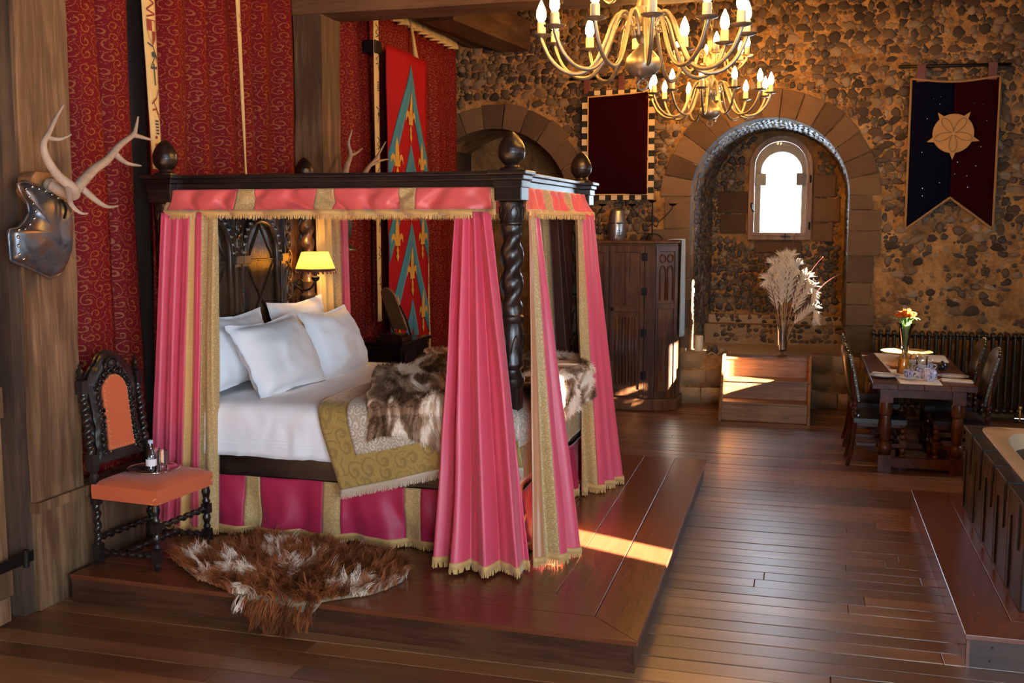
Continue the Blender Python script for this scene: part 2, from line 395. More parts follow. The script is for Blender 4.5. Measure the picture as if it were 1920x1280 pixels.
# ---- wall_back: mortar skin with two arched openings
WY = 12.75
N1 = (-.48, 2.50, .925, .63)     # niche with the window: centre x, springing z, radius, ledge z
N2 = (-3.85, 2.37, 1.0, 0.0)     # arch behind the bed
def inside(n, x, z, grow=0.):
    cx, zc, r, zl = n
    if z < zl: return False
    return abs(x - cx) < r + grow if z < zc else (x - cx)**2 + (z - zc)**2 < (r + grow)**2
b = MB(); S = .055; nx = int(8.1 / S); nzv = int(5.4 / S); idx = {}
for j in range(nzv):
    for i in range(nx):
        xc, zc = -4.6 + (i + .5) * S, (j + .5) * S
        if inside(N1, xc, zc, .015) or inside(N2, xc, zc, .015): continue
        q = []
        for (ii, jj) in ((i, j), (i+1, j), (i+1, j+1), (i, j+1)):
            if (ii, jj) not in idx:
                x, z = -4.6 + ii * S, jj * S
                idx[(ii, jj)] = len(b.v); b.v.append((x, WY + .018 * nz(x, z, 0, 3.1) + .012 * nz(x, z, 5, 9.), z)); b.uv.append((x, z))
            q.append(idx[(ii, jj)])
        b.f.append(tuple(q))
wall = st(b.build('wall_back', 'mortar', smooth=True)); tag(wall, 'old flint rubble wall with round stone arches')
# niche shells (reveal, soffit, ledge, back)
def arch_path(cx, zc, r, z0, n=20, sx=1.):
    p = [(cx - r, z0), (cx - r, lerp(z0, zc, .5))] + [(cx - r * math.cos(PI * k / n), zc + r * math.sin(PI * k / n)) for k in range(n + 1)] + [(cx + r, lerp(z0, zc, .5)), (cx + r, z0)]
    return p
def tunnel(n, y0, y1, shrink, z0, ny=10, rough=.02):
    pa = arch_path(n[0], n[1], n[2], z0); b = MB(); dens = []
    for a, c in zip(pa[:-1], pa[1:]):
        for k in range(3): dens.append((lerp(a[0], c[0], k/3), lerp(a[1], c[1], k/3)))
    dens.append(pa[-1]); m = len(dens) - 1
    def P(u, v):
        a = dens[min(int(round(u * m)), m)]; yy = lerp(y0, y1, v); k = 1 - (shrink if a[0] < n[0] else shrink*.1) * v
        x = n[0] + (a[0] - n[0]) * k; z = a[1] if a[1] < n[1] else n[1] + (a[1] - n[1]) * (1 - shrink*.3*v)
        d = rough * nz(x * 4, yy * 4, z * 4) if 0 < v < 1 else 0
        return (x + (n[0] - x) * d, yy, z + (n[1] - z) * d * .5)
    b.grid(P, m, ny); return b
st(tunnel(N1, WY - .02, 14.25, .16, .5).build('wall_niche_vault', 'mortar', smooth=True))
st(tunnel(N2, WY - .02, 13.9, .02, -.05).build('wall_arch_vault', 'mortar', smooth=True))
st(MB().box(-5.2, -2.4, 12.9, 13.95, -.12, -.01).build('floor_arch', 'rubble'))
st(MB().box(-5.2, -2.4, 13.85, 13.95, -.1, 3.8).build('wall_arch_rear', 'mortar'))
WC = (-.39, 2.91, .40, 1.97)     # window: centre x, springing z, outer radius, foot z
# niche rear wall with an arched hole: ring of quads between arch and outer rectangle
def holed_wall(y, rect, cx, zc, r, zf, depth=0):
    x0, x1, z0, z1 = rect; inner = [(cx - r, zf), (cx - r, lerp(zf, zc, .5))] + [(cx - r*math.cos(PI*k/16), zc + r*math.sin(PI*k/16)) for k in range(17)] + [(cx + r, lerp(zf, zc, .5)), (cx + r, zf)]
    b = MB(); outer = []
    for (x, z) in inner:
        if z <= zc + 1e-6: outer.append((x0 if x < cx else x1, z if z > zf + 1e-6 else zf))
        else:
            a = math.atan2(z - zc, x - cx); dx, dz = math.cos(a), math.sin(a)
            k = min((x1 - cx) / dx if dx > 1e-6 else 1e9, (x0 - cx) / dx if dx < -1e-6 else 1e9, (z1 - zc) / dz)
            outer.append((cx + dx * k, zc + dz * k))
    n = len(inner); vs = [(x, y, z) for x, z in inner] + [(x, y, z) for x, z in outer]
    fs = [(i, i + 1, n + i + 1, n + i) for i in range(n - 1)]
    b.add(vs, fs); b.add([(x0, y, z0), (x1, y, z0), (x1, y, zf), (x0, y, zf)], [(0, 1, 2, 3)])
    # corners above
    for sx in (x0, x1): b.add([(sx, y, zc), (sx, y, z1), (cx, y, z1)], [(0, 1, 2)])
    if depth:
        vs = [(x, y, z) for x, z in inner] + [(x, y + depth, z) for x, z in inner]
        b.add(vs, [(i, i+1, n+i+1, n+i) for i in range(n-1)] + [(0, n, 2*n-1, n-1)])
    return b
st(holed_wall(14.22, (-1.6, .7, .4, 3.7), WC[0], WC[1], .37, 2.0, .22).build('wall_niche_rear', 'mortar'))
# outer stone embrasure: narrower arch behind the glass
st(holed_wall(14.44, (-1.6, .7, .4, 3.9), WC[0], 2.86, .262, 1.96, .32).build('wall_embrasure', 'ashlar'))
for s in (-1, 1):   # little capitals carved on the embrasure
    st(MB().box(WC[0] + s*.262 - .07, WC[0] + s*.262 + .07, 14.40, 14.52, 2.68, 2.84).build('wall_embrasure_capital', 'ashlar', bevel=.015))
led = st(MB().box(-1.46, .50, WY + .03, 14.3, .0, .63).build('wall_niche_ledge', 'rubble'))
st(MB().box(-1.30, .48, 13.80, 14.25, .60, .88).build('wall_niche_bench', 'rubble', bevel=.02))
st(MB().box(-1.27, .48, 14.05, 14.25, .86, .99).build('wall_niche_bench', 'rubble', bevel=.02))

# ---- stones
def pebble_mesh(k):
    r = random.Random(100 + k); n = 9; vs = []; fs = []
    rad = [1 + r.uniform(-.28, .25) for _ in range(n)]
    for (s, h) in ((1.0, -.35), (.93, .10), (.62, .34)):
        for i in range(n):
            a = 2*PI*i/n; q = rad[i] * s * (1 + r.uniform(-.05, .05)); vs.append((q*math.cos(a), -h * (1 + r.uniform(-.25, .25)), q*math.sin(a)))
    vs.append((r.uniform(-.1,.1), -.40, r.uniform(-.1,.1)))
    for l in range(2):
        for i in range(n): j = (i+1) % n; fs.append((l*n+i, l*n+j, (l+1)*n+j, (l+1)*n+i))
    for i in range(n): fs.append((2*n+i, 2*n+(i+1) % n, 3*n))
    return vs, fs
PEB = [pebble_mesh(k) for k in range(12)]
def peb_data(k, mat):
    me = bpy.data.meshes.new('flint'); me.from_pydata(PEB[k][0], [], PEB[k][1]); me.polygons.foreach_set('use_smooth', [True]*len(me.polygons)); me.materials.append(MT[mat]); return me
PEBD = {m: [peb_data(k, m) for k in range(12)] for m in ('flint', 'flint_dark')}
stones = []   # (pos, x-axis, normal-out(-local y), z-axis, sx, sy, sz, rot, mat)
def scatter(x0, x1, z0, z1, rowh, wmin, wmax, keep, place, mat='flint', protr=.5):
    z = z0
    while z < z1:
        h = rowh * R.uniform(.65, 1.4); x = x0 + R.uniform(0, wmax)
        while x < x1:
            wv = R.uniform(wmin, wmax); cx, cz = x + wv/2, z + h/2 + R.uniform(-.2,.2)*h
            k = keep(cx, cz)
            if R.random() < k:
                f = place(cx, cz)
                if f: stones.append((f[0], f[1], f[2], wv*.52, max(.022, min(wv, h)*protr*.8), h*.53*R.uniform(.85,1.1), R.uniform(-.35,.35), mat, wv*h))
            x += wv * R.uniform(1.0, 1.15)
        z += h * 1.02
def keep_back(x, z):
    if inside(N1, x, z, .34) or inside(N2, x, z, .34): return 0
    if z < 2.55 and (.42 < x < .78 or -1.85 < x < -1.35) : return 0
    if -1.5 < x < .55 and z < .7: return 0
    if x > .7 and z < .95: return 0
    if -2.72 < x < -1.6 and z < 1.9: return 0
    if x > .7: return .22 + .6 * max(0, min(1, (z - 1.3) / 1.1)) if z < 2.6 else .93
    return .96
scatter(-4.4, 2.75, .0, 5.1, .088, .05, .17, keep_back, lambda x, z: (Vector((x, WY - .002, z)), Vector((1,0,0)), Vector((0,-1,0))))
scatter(-4.4, 2.75, .0, 5.1, .05, .03, .07, lambda x, z: .75*keep_back(x, z), lambda x, z: (Vector((x, WY + .002, z)), Vector((1,0,0)), Vector((0,-1,0))), 'flint', .42)
nback = len(stones)
# niche rear wall
def keep_rear(x, z):
    cx, zc, r, zf = WC
    if abs(x - cx) < .47 and zf - .08 < z < zc: return 0
    if z >= zc and (x-cx)**2 + (z-zc)**2 < .48**2: return 0
    if not inside((N1[0], N1[1], N1[2]*.95, .6), x, z, -.05): return 0
    if zf < z < 2.5 and abs(x - cx) < .75: return .35
    return .9
scatter(-1.38, .5, 1.02, 3.4, .075, .05, .12, keep_rear, lambda x, z: (Vector((x, 14.218, z)), Vector((1,0,0)), Vector((0,-1,0))), 'flint_dark')
scatter(-1.28, .5, 1.0, 3.4, .042, .028, .06, lambda x, z: .8*keep_rear(x, z), lambda x, z: (Vector((x, 14.22, z)), Vector((1,0,0)), Vector((0,-1,0))), 'flint_dark', .42)
# reveals and soffit: (s along y, t around arch)
def place_rev(side):
    def f(yv, t):
        v = (yv - WY) / 1.5; k = 1 - (.16 if side < 0 else .016) * v; r = N1[2] * k; r2 = N1[2] * (1 - .048*v)
        if t < N1[1]: return (Vector((N1[0] + side * r, yv, t)), Vector((0, 1, 0)), Vector((-side, 0, 0)))
        a = (t - N1[1]) / N1[2]
        if a > PI / 2: return None
        return (Vector((N1[0] + side * r * math.cos(a), yv, N1[1] + r2 * math.sin(a))), Vector((0,1,0)), Vector((-side*math.cos(a), 0, -math.sin(a))))
    return f
for side in (-1, 1):
    scatter(13.02, 14.2, .66, N1[1] + N1[2]*PI/2, .06, .045, .09, lambda a, t: .95, place_rev(side), 'flint_dark', .6)
# bench fronts: a few knapped flints
scatter(-1.2, .4, .66, .87, .06, .05, .12, lambda a, t: .7, lambda x, z: (Vector((x, 13.80, z)), Vector((1,0,0)), Vector((0,-1,0))), 'flint')
scatter(-1.2, .4, .88, .97, .06, .05, .1, lambda a, t: .7, lambda x, z: (Vector((x, 14.05, z)), Vector((1,0,0)), Vector((0,-1,0))), 'flint')
scatter(-1.25, -.96, .36, .62, .075, .05, .09, lambda a, t: .8, lambda x, z: (Vector((x, WY + .028, z)), Vector((1,0,0)), Vector((0,-1,0))), 'flint')
def in_view(p, s):
    x, y, z = p
    if y < 12.9:
        if x > 2.35 or z > 4.7 or x < -4.2: return 0
        if x > .95 and x < 2. and 2.1 < z < 3.8: return 0
        if -2.75 < x < -1.75 and 2.4 < z < 3.85: return 0
        if x < -3.0 and z < 2.6: return 0
    return s
order = sorted(range(len(stones)), key=lambda i: -in_view(stones[i][0], stones[i][8]))
single = set(order[:300]); joined = {'flint': MB(), 'flint_dark': MB()}
for i, (p, ax, nr, sx, sy, sz, rot, mat, ar) in enumerate(stones):
    up = nr.cross(ax) if nr.cross(ax).length > 0 else Vector((0,0,1))
    up = -up if up.z < 0 else up
    M = Matrix((ax, -nr, up)).transposed().to_4x4(); M.translation = p
    M = M @ Matrix.Rotation(rot, 4, 'Y') @ Matrix.Diagonal((sx, sy, sz, 1)); k = R.randrange(12)
    if i in single:
        o = bpy.data.objects.new('flint', PEBD[mat][k]); col.objects.link(o); o.parent = wall; o.matrix_local = M
    else: joined[mat].add([tuple(M @ Vector(v)) for v in PEB[k][0]], PEB[k][1])
for mat, bb in joined.items(): tag(bb.build('flint_rubble', mat, wall, smooth=True), kind='stuff')
# ---- dressed stone: voussoirs and jambs
def voussoirs(n, r0, r1, count, y0, y1, a0=0, a1=PI):
    cx, zc = n[0], n[1]
    for k in range(count):
        t0 = lerp(a0, a1, k/count) + .006; t1 = lerp(a0, a1, (k+1)/count) - .006; rr = r1 + R.uniform(-.03, .03); yy = y0 + R.uniform(-.008, .008); b = MB()
        m = 4; vs = []
        for j in range(m + 1):
            a = lerp(t0, t1, j/m); c, s = math.cos(a), math.sin(a)
            vs += [(cx + r0*c, yy, zc + r0*s), (cx + rr*c, yy, zc + rr*s), (cx + rr*c, y1, zc + rr*s), (cx + r0*c, y1, zc + r0*s)]
        fs = [(0,1,2,3), (m*4+3, m*4+2, m*4+1, m*4)]
        for j in range(m):
            o = j*4
            for q in range(4): fs.append((o+q, o+4+q, o+4+(q+1) % 4, o+(q+1) % 4))
        b.add(vs, fs).build('voussoir', 'ashlar', wall, bevel=.006)
voussoirs(N1, .905, 1.24, 15, WY - .035, WY + .25)
voussoirs(N2, .985, 1.29, 13, WY - .035, WY + .25)
def jamb(x_in, side, z0, z1, wmin, wmax):
    z = z0
    while z < z1 - .05:
        h = min(R.uniform(.24, .34), z1 - z)
        if z1 - z - h < .12: h = z1 - z
        wv = R.uniform(wmin, wmax); a, c = sorted((x_in, x_in + side * wv)); yy = WY - .035 + R.uniform(-.008, .008)
        MB().box(a, c, yy, WY + .25, z + .004, z + h - .004).build('quoin', 'ashlar', wall, bevel=.008); z += h
jamb(N1[0] + .905, 1, .68, N1[1], .22, .36); jamb(N1[0] - .905, -1, .68, N1[1], .30, .46)
jamb(N2[0] + .985, 1, .0, N2[1], .25, .4)
for (x0, x1, z0, z1) in ((-1.18,-.80,2.32,2.60), (.03,.36,2.2,2.5), (-1.15,-.82,2.05,2.30), (.02,.30,2.52,2.8), (.03,.28,1.95,2.18), (-.7,-.1,1.80,1.95)):
    MB().box(x0, x1, 14.19, 14.3, z0, z1).build('ashlar_block', 'ashlar', wall, bevel=.01)
# rough courses under the ledge
def rough_block(x0, x1, z0, z1, y, name='rubble_block', amp=.03):
    sd = R.uniform(0, 50); nu, nv = 5, 3
    def P(u, v):
        e = min(u, 1-u, v, 1-v); x = lerp(x0, x1, u); z = lerp(z0, z1, v)
        return (x + .01*nz(x*9, z*9, sd), y + (.05 if e == 0 else 0) + amp * nz(x*6, z*6, sd+3), z + .012*nz(x*7, z*7, sd+9))
    MB().grid(P, nu, nv).build(name, 'rubble', wall, smooth=True)
for (xa, xb) in ((-1.52, -.92), (.06, .72)):
    z = .02
    for h in (.19, .21, .22):
        x = xa
        while x < xb - .02:
            wv = min(R.uniform(.22, .38), xb - x)
            if not (xa < -1 and z > .38 and x > -1.3): rough_block(x + .006, x + wv - .006, z + .006, z + h - .006, WY - .05 + (.0 if z > .1 else -.03))
            x += wv
        z += h
# ---- window in the niche
win = bpy.data.objects.new('window_1', None); col.objects.link(win); win.location = (WC[0], 14.2, WC[3]); st(win)
tag(win, 'round headed timber casement glowing with daylight in the niche')
def arch_ring(cx, zc, ro, ri, zf, bot, y0, y1):
    out = [(cx-ro, zf)] + [(cx-ro*math.cos(PI*k/24), zc+ro*math.sin(PI*k/24)) for k in range(25)] + [(cx+ro, zf)]
    inn = [(cx-ri, zf+bot)] + [(cx-ri*math.cos(PI*k/24), zc+ri*math.sin(PI*k/24)) for k in range(25)] + [(cx+ri, zf+bot)]
    n = len(out); b = MB(); vs = [(x, y0, z) for x, z in out] + [(x, y0, z) for x, z in inn] + [(x, y1, z) for x, z in out] + [(x, y1, z) for x, z in inn]; fs = []
    for i in range(n - 1):
        fs += [(i, n+i, n+i+1, i+1), (2*n+i, 2*n+i+1, 3*n+i+1, 3*n+i), (i, i+1, 2*n+i+1, 2*n+i), (n+i, 3*n+i, 3*n+i+1, n+i+1)]
    fs += [(0, n-1, 2*n-1, n), (n, 2*n-1, 4*n-1, 3*n), (0, 2*n, 3*n-1, n-1), (2*n, 3*n, 4*n-1, 3*n-1)]
    return b.add(vs, fs)
fr = arch_ring(WC[0], WC[1], .40, .345, WC[3], .06, 14.14, 14.24).build('window_frame', 'frame_wood', win, bevel=.005)
sa = arch_ring(WC[0], WC[1], .352, .325, WC[3] + .05, .045, 14.12, 14.20).build('sash', 'frame_wood', win, bevel=.004)
pn = [(WC[0]-.33, WC[3]+.08)] + [(WC[0]-.33*math.cos(PI*k/24), WC[1]+.33*math.sin(PI*k/24)) for k in range(25)] + [(WC[0]+.33, WC[3]+.08)]
MB().prism(pn, lambda a, b_, d: (a, d, b_), 14.155, 14.162).build('pane', 'pane_glass', win)
hd = MB().tube(spline([(WC[0]-.352, 14.11, 2.42), (WC[0]-.352, 14.07, 2.42), (WC[0]-.345, 14.06, 2.37), (WC[0]-.32, 14.06, 2.33)]), .010).box(WC[0]-.37, WC[0]-.34, 14.105, 14.125, 2.39, 2.45).build('handle', 'iron', win, smooth=40)
for z in (2.15, 2.75): MB().lathe([(.009,-.05),(.011,-.045),(.011,.045),(.009,.05)], 8, (WC[0]+.375, 14.125, z)).build('hinge', 'iron', win)
MB().box(WC[0]+.02, WC[0]+.14, 14.10, 14.125, 2.005, 2.02).box(WC[0]+.07, WC[0]+.085, 14.10, 14.125, 1.99, 2.05).build('latch', 'iron', win)
# ---- timber frame
def timber(name, mat, p0, p1, w, d, seed=0, label=None, n=14, rough=.012, kind=True):
    """old hewn timber from p0 to p1, section w (first side axis) x d (second)"""
    p0, p1 = Vector(p0), Vector(p1); t = (p1 - p0).normalized()
    a = Vector((1,0,0)) if abs(t.x) < .5 else Vector((0,1,0)); c = t.cross(a).normalized(); a = c.cross(t).normalized()
    b = MB(); vs = []; fs = []; q = 3; ring = []
    for s in range(4):
        for k in range(q): ring.append({0: (-1 + 2*k/q, -1), 1: (1, -1 + 2*k/q), 2: (1 - 2*k/q, 1), 3: (-1, 1 - 2*k/q)}[s])
    m = len(ring)
    for i in range(n + 1):
        f = i / n; p = p0.lerp(p1, f)
        for (u, v) in ring:
            x = p + a*u*w/2 + c*v*d/2; e = rough * nz(x.x*3 + seed, x.y*3, x.z*3) + rough*.6 * nz(x.x*11, x.y*11, x.z*4 + seed)
            vs.append((x + (a*u + c*v)*e)[:])
    for i in range(n):
        for k in range(m): fs.append((i*m+k, i*m+(k+1) % m, (i+1)*m+(k+1) % m, (i+1)*m+k))
    fs += [tuple(reversed(range(m))), tuple(n*m+k for k in range(m))]
    o = b.add(vs, fs).build(name, mat, smooth=35)
    if kind: st(o)
    if label: tag(o, label)
    return o
timber('wall_post_oak', 'old_oak', (-4.30, 5.01, 0), (-4.30, 5.07, 5.3), .30, .42, 1, 'broad weathered oak wall post carrying the breastplate')
timber('wall_post_oak_rear', 'old_oak', (-4.22, 8.58, 0), (-4.22, 8.62, 4.0), .26, .36, 5, 'weathered oak wall post behind the bed head under the cross beam')
timber('wall_post_shaded_face', 'old_oak_shaded', (-4.33, 4.76, 0), (-4.33, 4.80, 5.3), .31, .10, 9, n=10, rough=.006)  # added slab, paints the shaded near face of the oak post
timber('wall_door_post', 'old_oak', (-4.39, 4.63, 0), (-4.39, 4.63, 2.3), .2, .16, 13, n=10, rough=.006)
timber('wall_sill_moulding', 'old_oak', (-4.19, 4.80, .60), (-4.19, 5.95, .60), .14, .06, 3, n=6, rough=.004)
MB().box(-4.42, -4.12, 5.24, 6.0, .0, .56).box(-4.125, -4.112, 5.24, 5.27, .17, .56).build('wall_low_panel', 'old_oak', bevel=.006)['kind'] = 'structure'
timber('beam_cross', 'beam_wood', (-4.4, 8.62, 4.18), (3.4, 8.62, 4.18), .40, .42, 11, 'heavy oak cross beam under the ceiling', n=24)
b_ = MB().box(-2.06, -1.96, 8.38, 8.43, 3.93, 4.10).build('beam_strap', 'beam_wood', bevel=.006); st(b_)
timber('beam_wall_plate', 'beam_wood_y', (-3.98, 8.8, 4.52), (-3.98, 12.74, 4.52), .34, .34, 15, n=16)
timber('beam_tie_end', 'beam_wood_y', (-3.80, 10.6, 4.46), (-3.55, 12.74, 4.46), .36, .36, 17, n=8)
st(MB().box(-3.9, 3.4, 8.8, 12.6, 4.98, 5.04).build('ceiling_boards', 'ceiling_board'))
timber('beam_corner', 'beam_wood_y', (2.35, 9.5, 4.75), (2.35, 12.8, 4.75), .34, .36, 21, n=8)
# ---- plank door at the far end of the side wall
dr = bpy.data.objects.new('door_1', None); col.objects.link(dr); dr.location = (-4.2, 4.3, 0); st(dr); tag(dr, 'rough ledged plank door with an iron strap hinge at the picture edge')
for k in range(4): MB().box(-4.22, -4.16, 4.60 - .19*(k+1) + .003, 4.60 - .19*k - .003, .02, 2.12).build('plank', 'old_oak', dr, bevel=.006)
for z in (.18, 1.16, 1.95): MB().box(-4.16, -4.11, 3.86, 4.57, z, z + .17).build('ledge', 'old_oak', dr, bevel=.008)
h = MB().box(-4.11, -4.098, 3.95, 4.72, .33, .39).lathe([(.018,-.05),(.018,.05)], 8, (-4.10, 4.66, .36)).build('strap_hinge', 'iron', dr, bevel=.003)
MB().box(-4.158, -4.12, 4.52, 4.58, 1.78, 1.88).build('latch', 'iron', dr, bevel=.003)
# ---- bed platform (boards mitred at the corner)
PL = .17
A_, B_, C_ = Vector((-4.075, 4.97)), Vector((-.745, 4.885)), Vector((-.80, 8.985))
pf = thing('bed_platform', 'low polished wooden dais under the four poster bed', 'platform', (-2.4, 7, 0))
MB().hexa([(-4.075,5.0,0),(-.77,4.915,0),(-.825,8.96,0),(-4.075,8.96,0),(-4.075,5.0,PL-.03),(-.77,4.915,PL-.03),(-.825,8.96,PL-.03),(-4.075,8.96,PL-.03)]).build('core', 'fascia', pf)
MB().hexa([(-4.075,4.985,0),(-.765,4.90,0),(-.765,4.917,0),(-4.075,5.002,0),(-4.075,4.985,PL-.026),(-.765,4.90,PL-.026),(-.765,4.917,PL-.026),(-4.075,5.002,PL-.026)]).build('fascia', 'fascia', pf)
MB().hexa([(-.765,4.90,0),(-.82,8.965,0),(-.838,8.965,0),(-.783,4.90,0),(-.765,4.90,PL-.026),(-.82,8.965,PL-.026),(-.838,8.965,PL-.026),(-.783,4.90,PL-.026)]).build('fascia', 'fascia_y', pf)
du = (B_ - A_).normalized(); dn = Vector((-du.y, du.x)); dv = (C_ - B_).normalized(); dm = Vector((-dv.y, dv.x))
def corner(dk):   # point at inset dk from both outer edges
    p = B_ + dn*dk; q = B_ + dm*dk; d = du.x*dv.y - du.y*dv.x; s = ((q-p).x*dv.y - (q-p).y*dv.x)/d; return p + du*s
offs = [0, .265, .53, .80, 1.08]
for a, c in zip(offs[:-1], offs[1:]):
    a2, c2 = a + (.0015 if a else 0), c - .0015
    p = [A_ + dn*a2, corner(a2), corner(c2), A_ + dn*c2]; MB().hexa([(q.x, q.y, PL-.028) for q in p] + [(q.x, q.y, PL) for q in p]).build('board', 'platform_wood', pf, bevel=.005 if not a else .002)
    p = [corner(a2), C_ + dm*a2, C_ + dm*c2, corner(c2)]; MB().hexa([(q.x, q.y, PL-.028) for q in p] + [(q.x, q.y, PL) for q in p]).build('board', 'platform_wood_y', pf, bevel=.005 if not a else .002)
MB().hexa([(-4.075,6.06,PL-.028),(-1.83,6.0,PL-.028),(-1.88,8.98,PL-.028),(-4.075,8.98,PL-.028),(-4.075,6.06,PL),(-1.83,6.0,PL),(-1.88,8.98,PL),(-4.075,8.98,PL)]).build('board', 'platform_wood_y', pf)
# ---- bath platform
bp = thing('bath_platform', 'low stained wooden step around the panelled bath', 'platform', (2, 7, 0))
MB().box(.825, 3.38, 5.45, 8.33, 0, PL-.03).build('core', 'fascia', bp)
MB().box(.81, .826, 5.43, 8.34, 0, PL-.028).build('fascia', 'platform_wood_y', bp)
MB().box(.81, 3.38, 5.432, 5.45, 0, PL-.028).build('fascia', 'fascia', bp)
for k, (a, c) in enumerate(((0,.25),(.25,.52),(.52,.8))):
    p = [(.80+a+.001, 5.42+a), (.80+c-.001, 5.42+c), (.80+c-.001, 8.35), (.80+a+.001, 8.35)]; p = [p[0], p[1], p[2], p[3]]
    MB().hexa([(x,y,PL-.028) for x,y in p] + [(x,y,PL) for x,y in p]).build('board', 'platform_wood_y', bp, bevel=.004)
    p = [(.80+a, 5.42+a+.001), (3.38, 5.42+a+.001), (3.38, 5.42+c-.001), (.80+c, 5.42+c-.001)]
    MB().hexa([(x,y,PL-.028) for x,y in p] + [(x,y,PL) for x,y in p]).build('board', 'platform_wood', bp, bevel=.004)
MB().box(1.6, 3.38, 6.22, 8.35, PL-.028, PL).build('board', 'platform_wood_y', bp)
for x, z in ((.93,.11),(.92,.04)): MB().lathe([(.008,0),(.006,.004)], 8, (x, 5.434, z), Matrix.Rotation(PI/2,3,'X')).build('nail', 'iron', bp)
# ---- bath
bt = thing('bathtub', 'cream bath boxed in dark riveted timber panels', 'bathtub', (1.7, 6.8, PL))
X0, X1, Y0, Y1, ZT = 1.115, 2.15, 5.82, 8.0, .755
MB().box(X0+.03, X1, Y0+.03, Y1-.03, PL, ZT-.09).build('carcass', 'bath_wood', bt)
nb = 5
for k in range(nb):
    a = lerp(Y0, Y1, k/nb); c = lerp(Y0, Y1, (k+1)/nb)
    MB().box(X0, X0+.035, a+.004, c-.004, PL, ZT-.03).build('side_panel', 'bath_wood', bt, bevel=.006)
for k in range(2*nb):
    a = lerp(Y0, Y1, (k+.5)/(2*nb))
    z0, z1 = ((PL+.02, ZT-.15) if k % 2 else (PL+.30, ZT-.03)); MB().box(X0-.010, X0+.002, a-.009, a+.009, z0, z1).build('batten', 'bath_wood', bt, bevel=.003)
for k in range(3):
    a = lerp(X0, X1, k/3); c = lerp(X0, X1, (k+1)/3); MB().box(a+.004, c-.004, Y0, Y0+.035, PL, ZT-.03).build('end_panel', 'bath_wood', bt, bevel=.006)
rimo = MB()
for q in ((X0-.012, X0+.085, Y0-.012, Y1+.01), (X1-.085, X1+.012, Y0-.012, Y1+.01), (X0+.085, X1-.085, Y0-.012, Y0+.085), (X0+.085, X1-.085, Y1-.085, Y1+.01)): rimo.box(q[0], q[1], q[2], q[3], ZT-.03, ZT)
rimo.build('timber_rim', 'bath_wood', bt, bevel=.004)
for k in range(1, 5):
    a = lerp(Y0, Y1, k/nb); MB().box(X0-.02, X0+.07, a-.010, a+.010, ZT-.002, ZT+.006).box(X0-.02, X0-.012, a-.010, a+.010, ZT-.10, ZT+.006).build('iron_strap', 'iron', bt, bevel=.002)
b = MB(); rings = []; cx, cy = (X0+X1)/2, (Y0+Y1)/2; hx, hy = (X1-X0)/2-.08, (Y1-Y0)/2-.08
for (fx, fy, z, e) in ((1,1,ZT-.03,.12),(1,1,ZT+.006,.12),(.995,.998,ZT+.012,.15),(.80,.88,ZT+.012,.45),(.77,.86,ZT+.002,.5),(.72,.82,ZT-.10,.6),(.62,.74,ZT-.36,.75),(.50,.62,ZT-.44,.9),(.1,.1,ZT-.45,1)):
    rr = []
    for k in range(48):
        a = 2*PI*k/48; c, s = math.cos(a), math.sin(a); rr.append((cx + hx*fx*math.copysign(abs(c)**e, c), cy + hy*fy*math.copysign(abs(s)**e, s), z))
    rings.append(rr)
vs = [p for r_ in rings for p in r_]; fs = [(i*48+k, i*48+(k+1) % 48, (i+1)*48+(k+1) % 48, (i+1)*48+k) for i in range(len(rings)-1) for k in range(48)] + [tuple((len(rings)-1)*48+k for k in range(48))]
b.add(vs, fs).build('tub', 'cream_acrylic', bt, smooth=40)

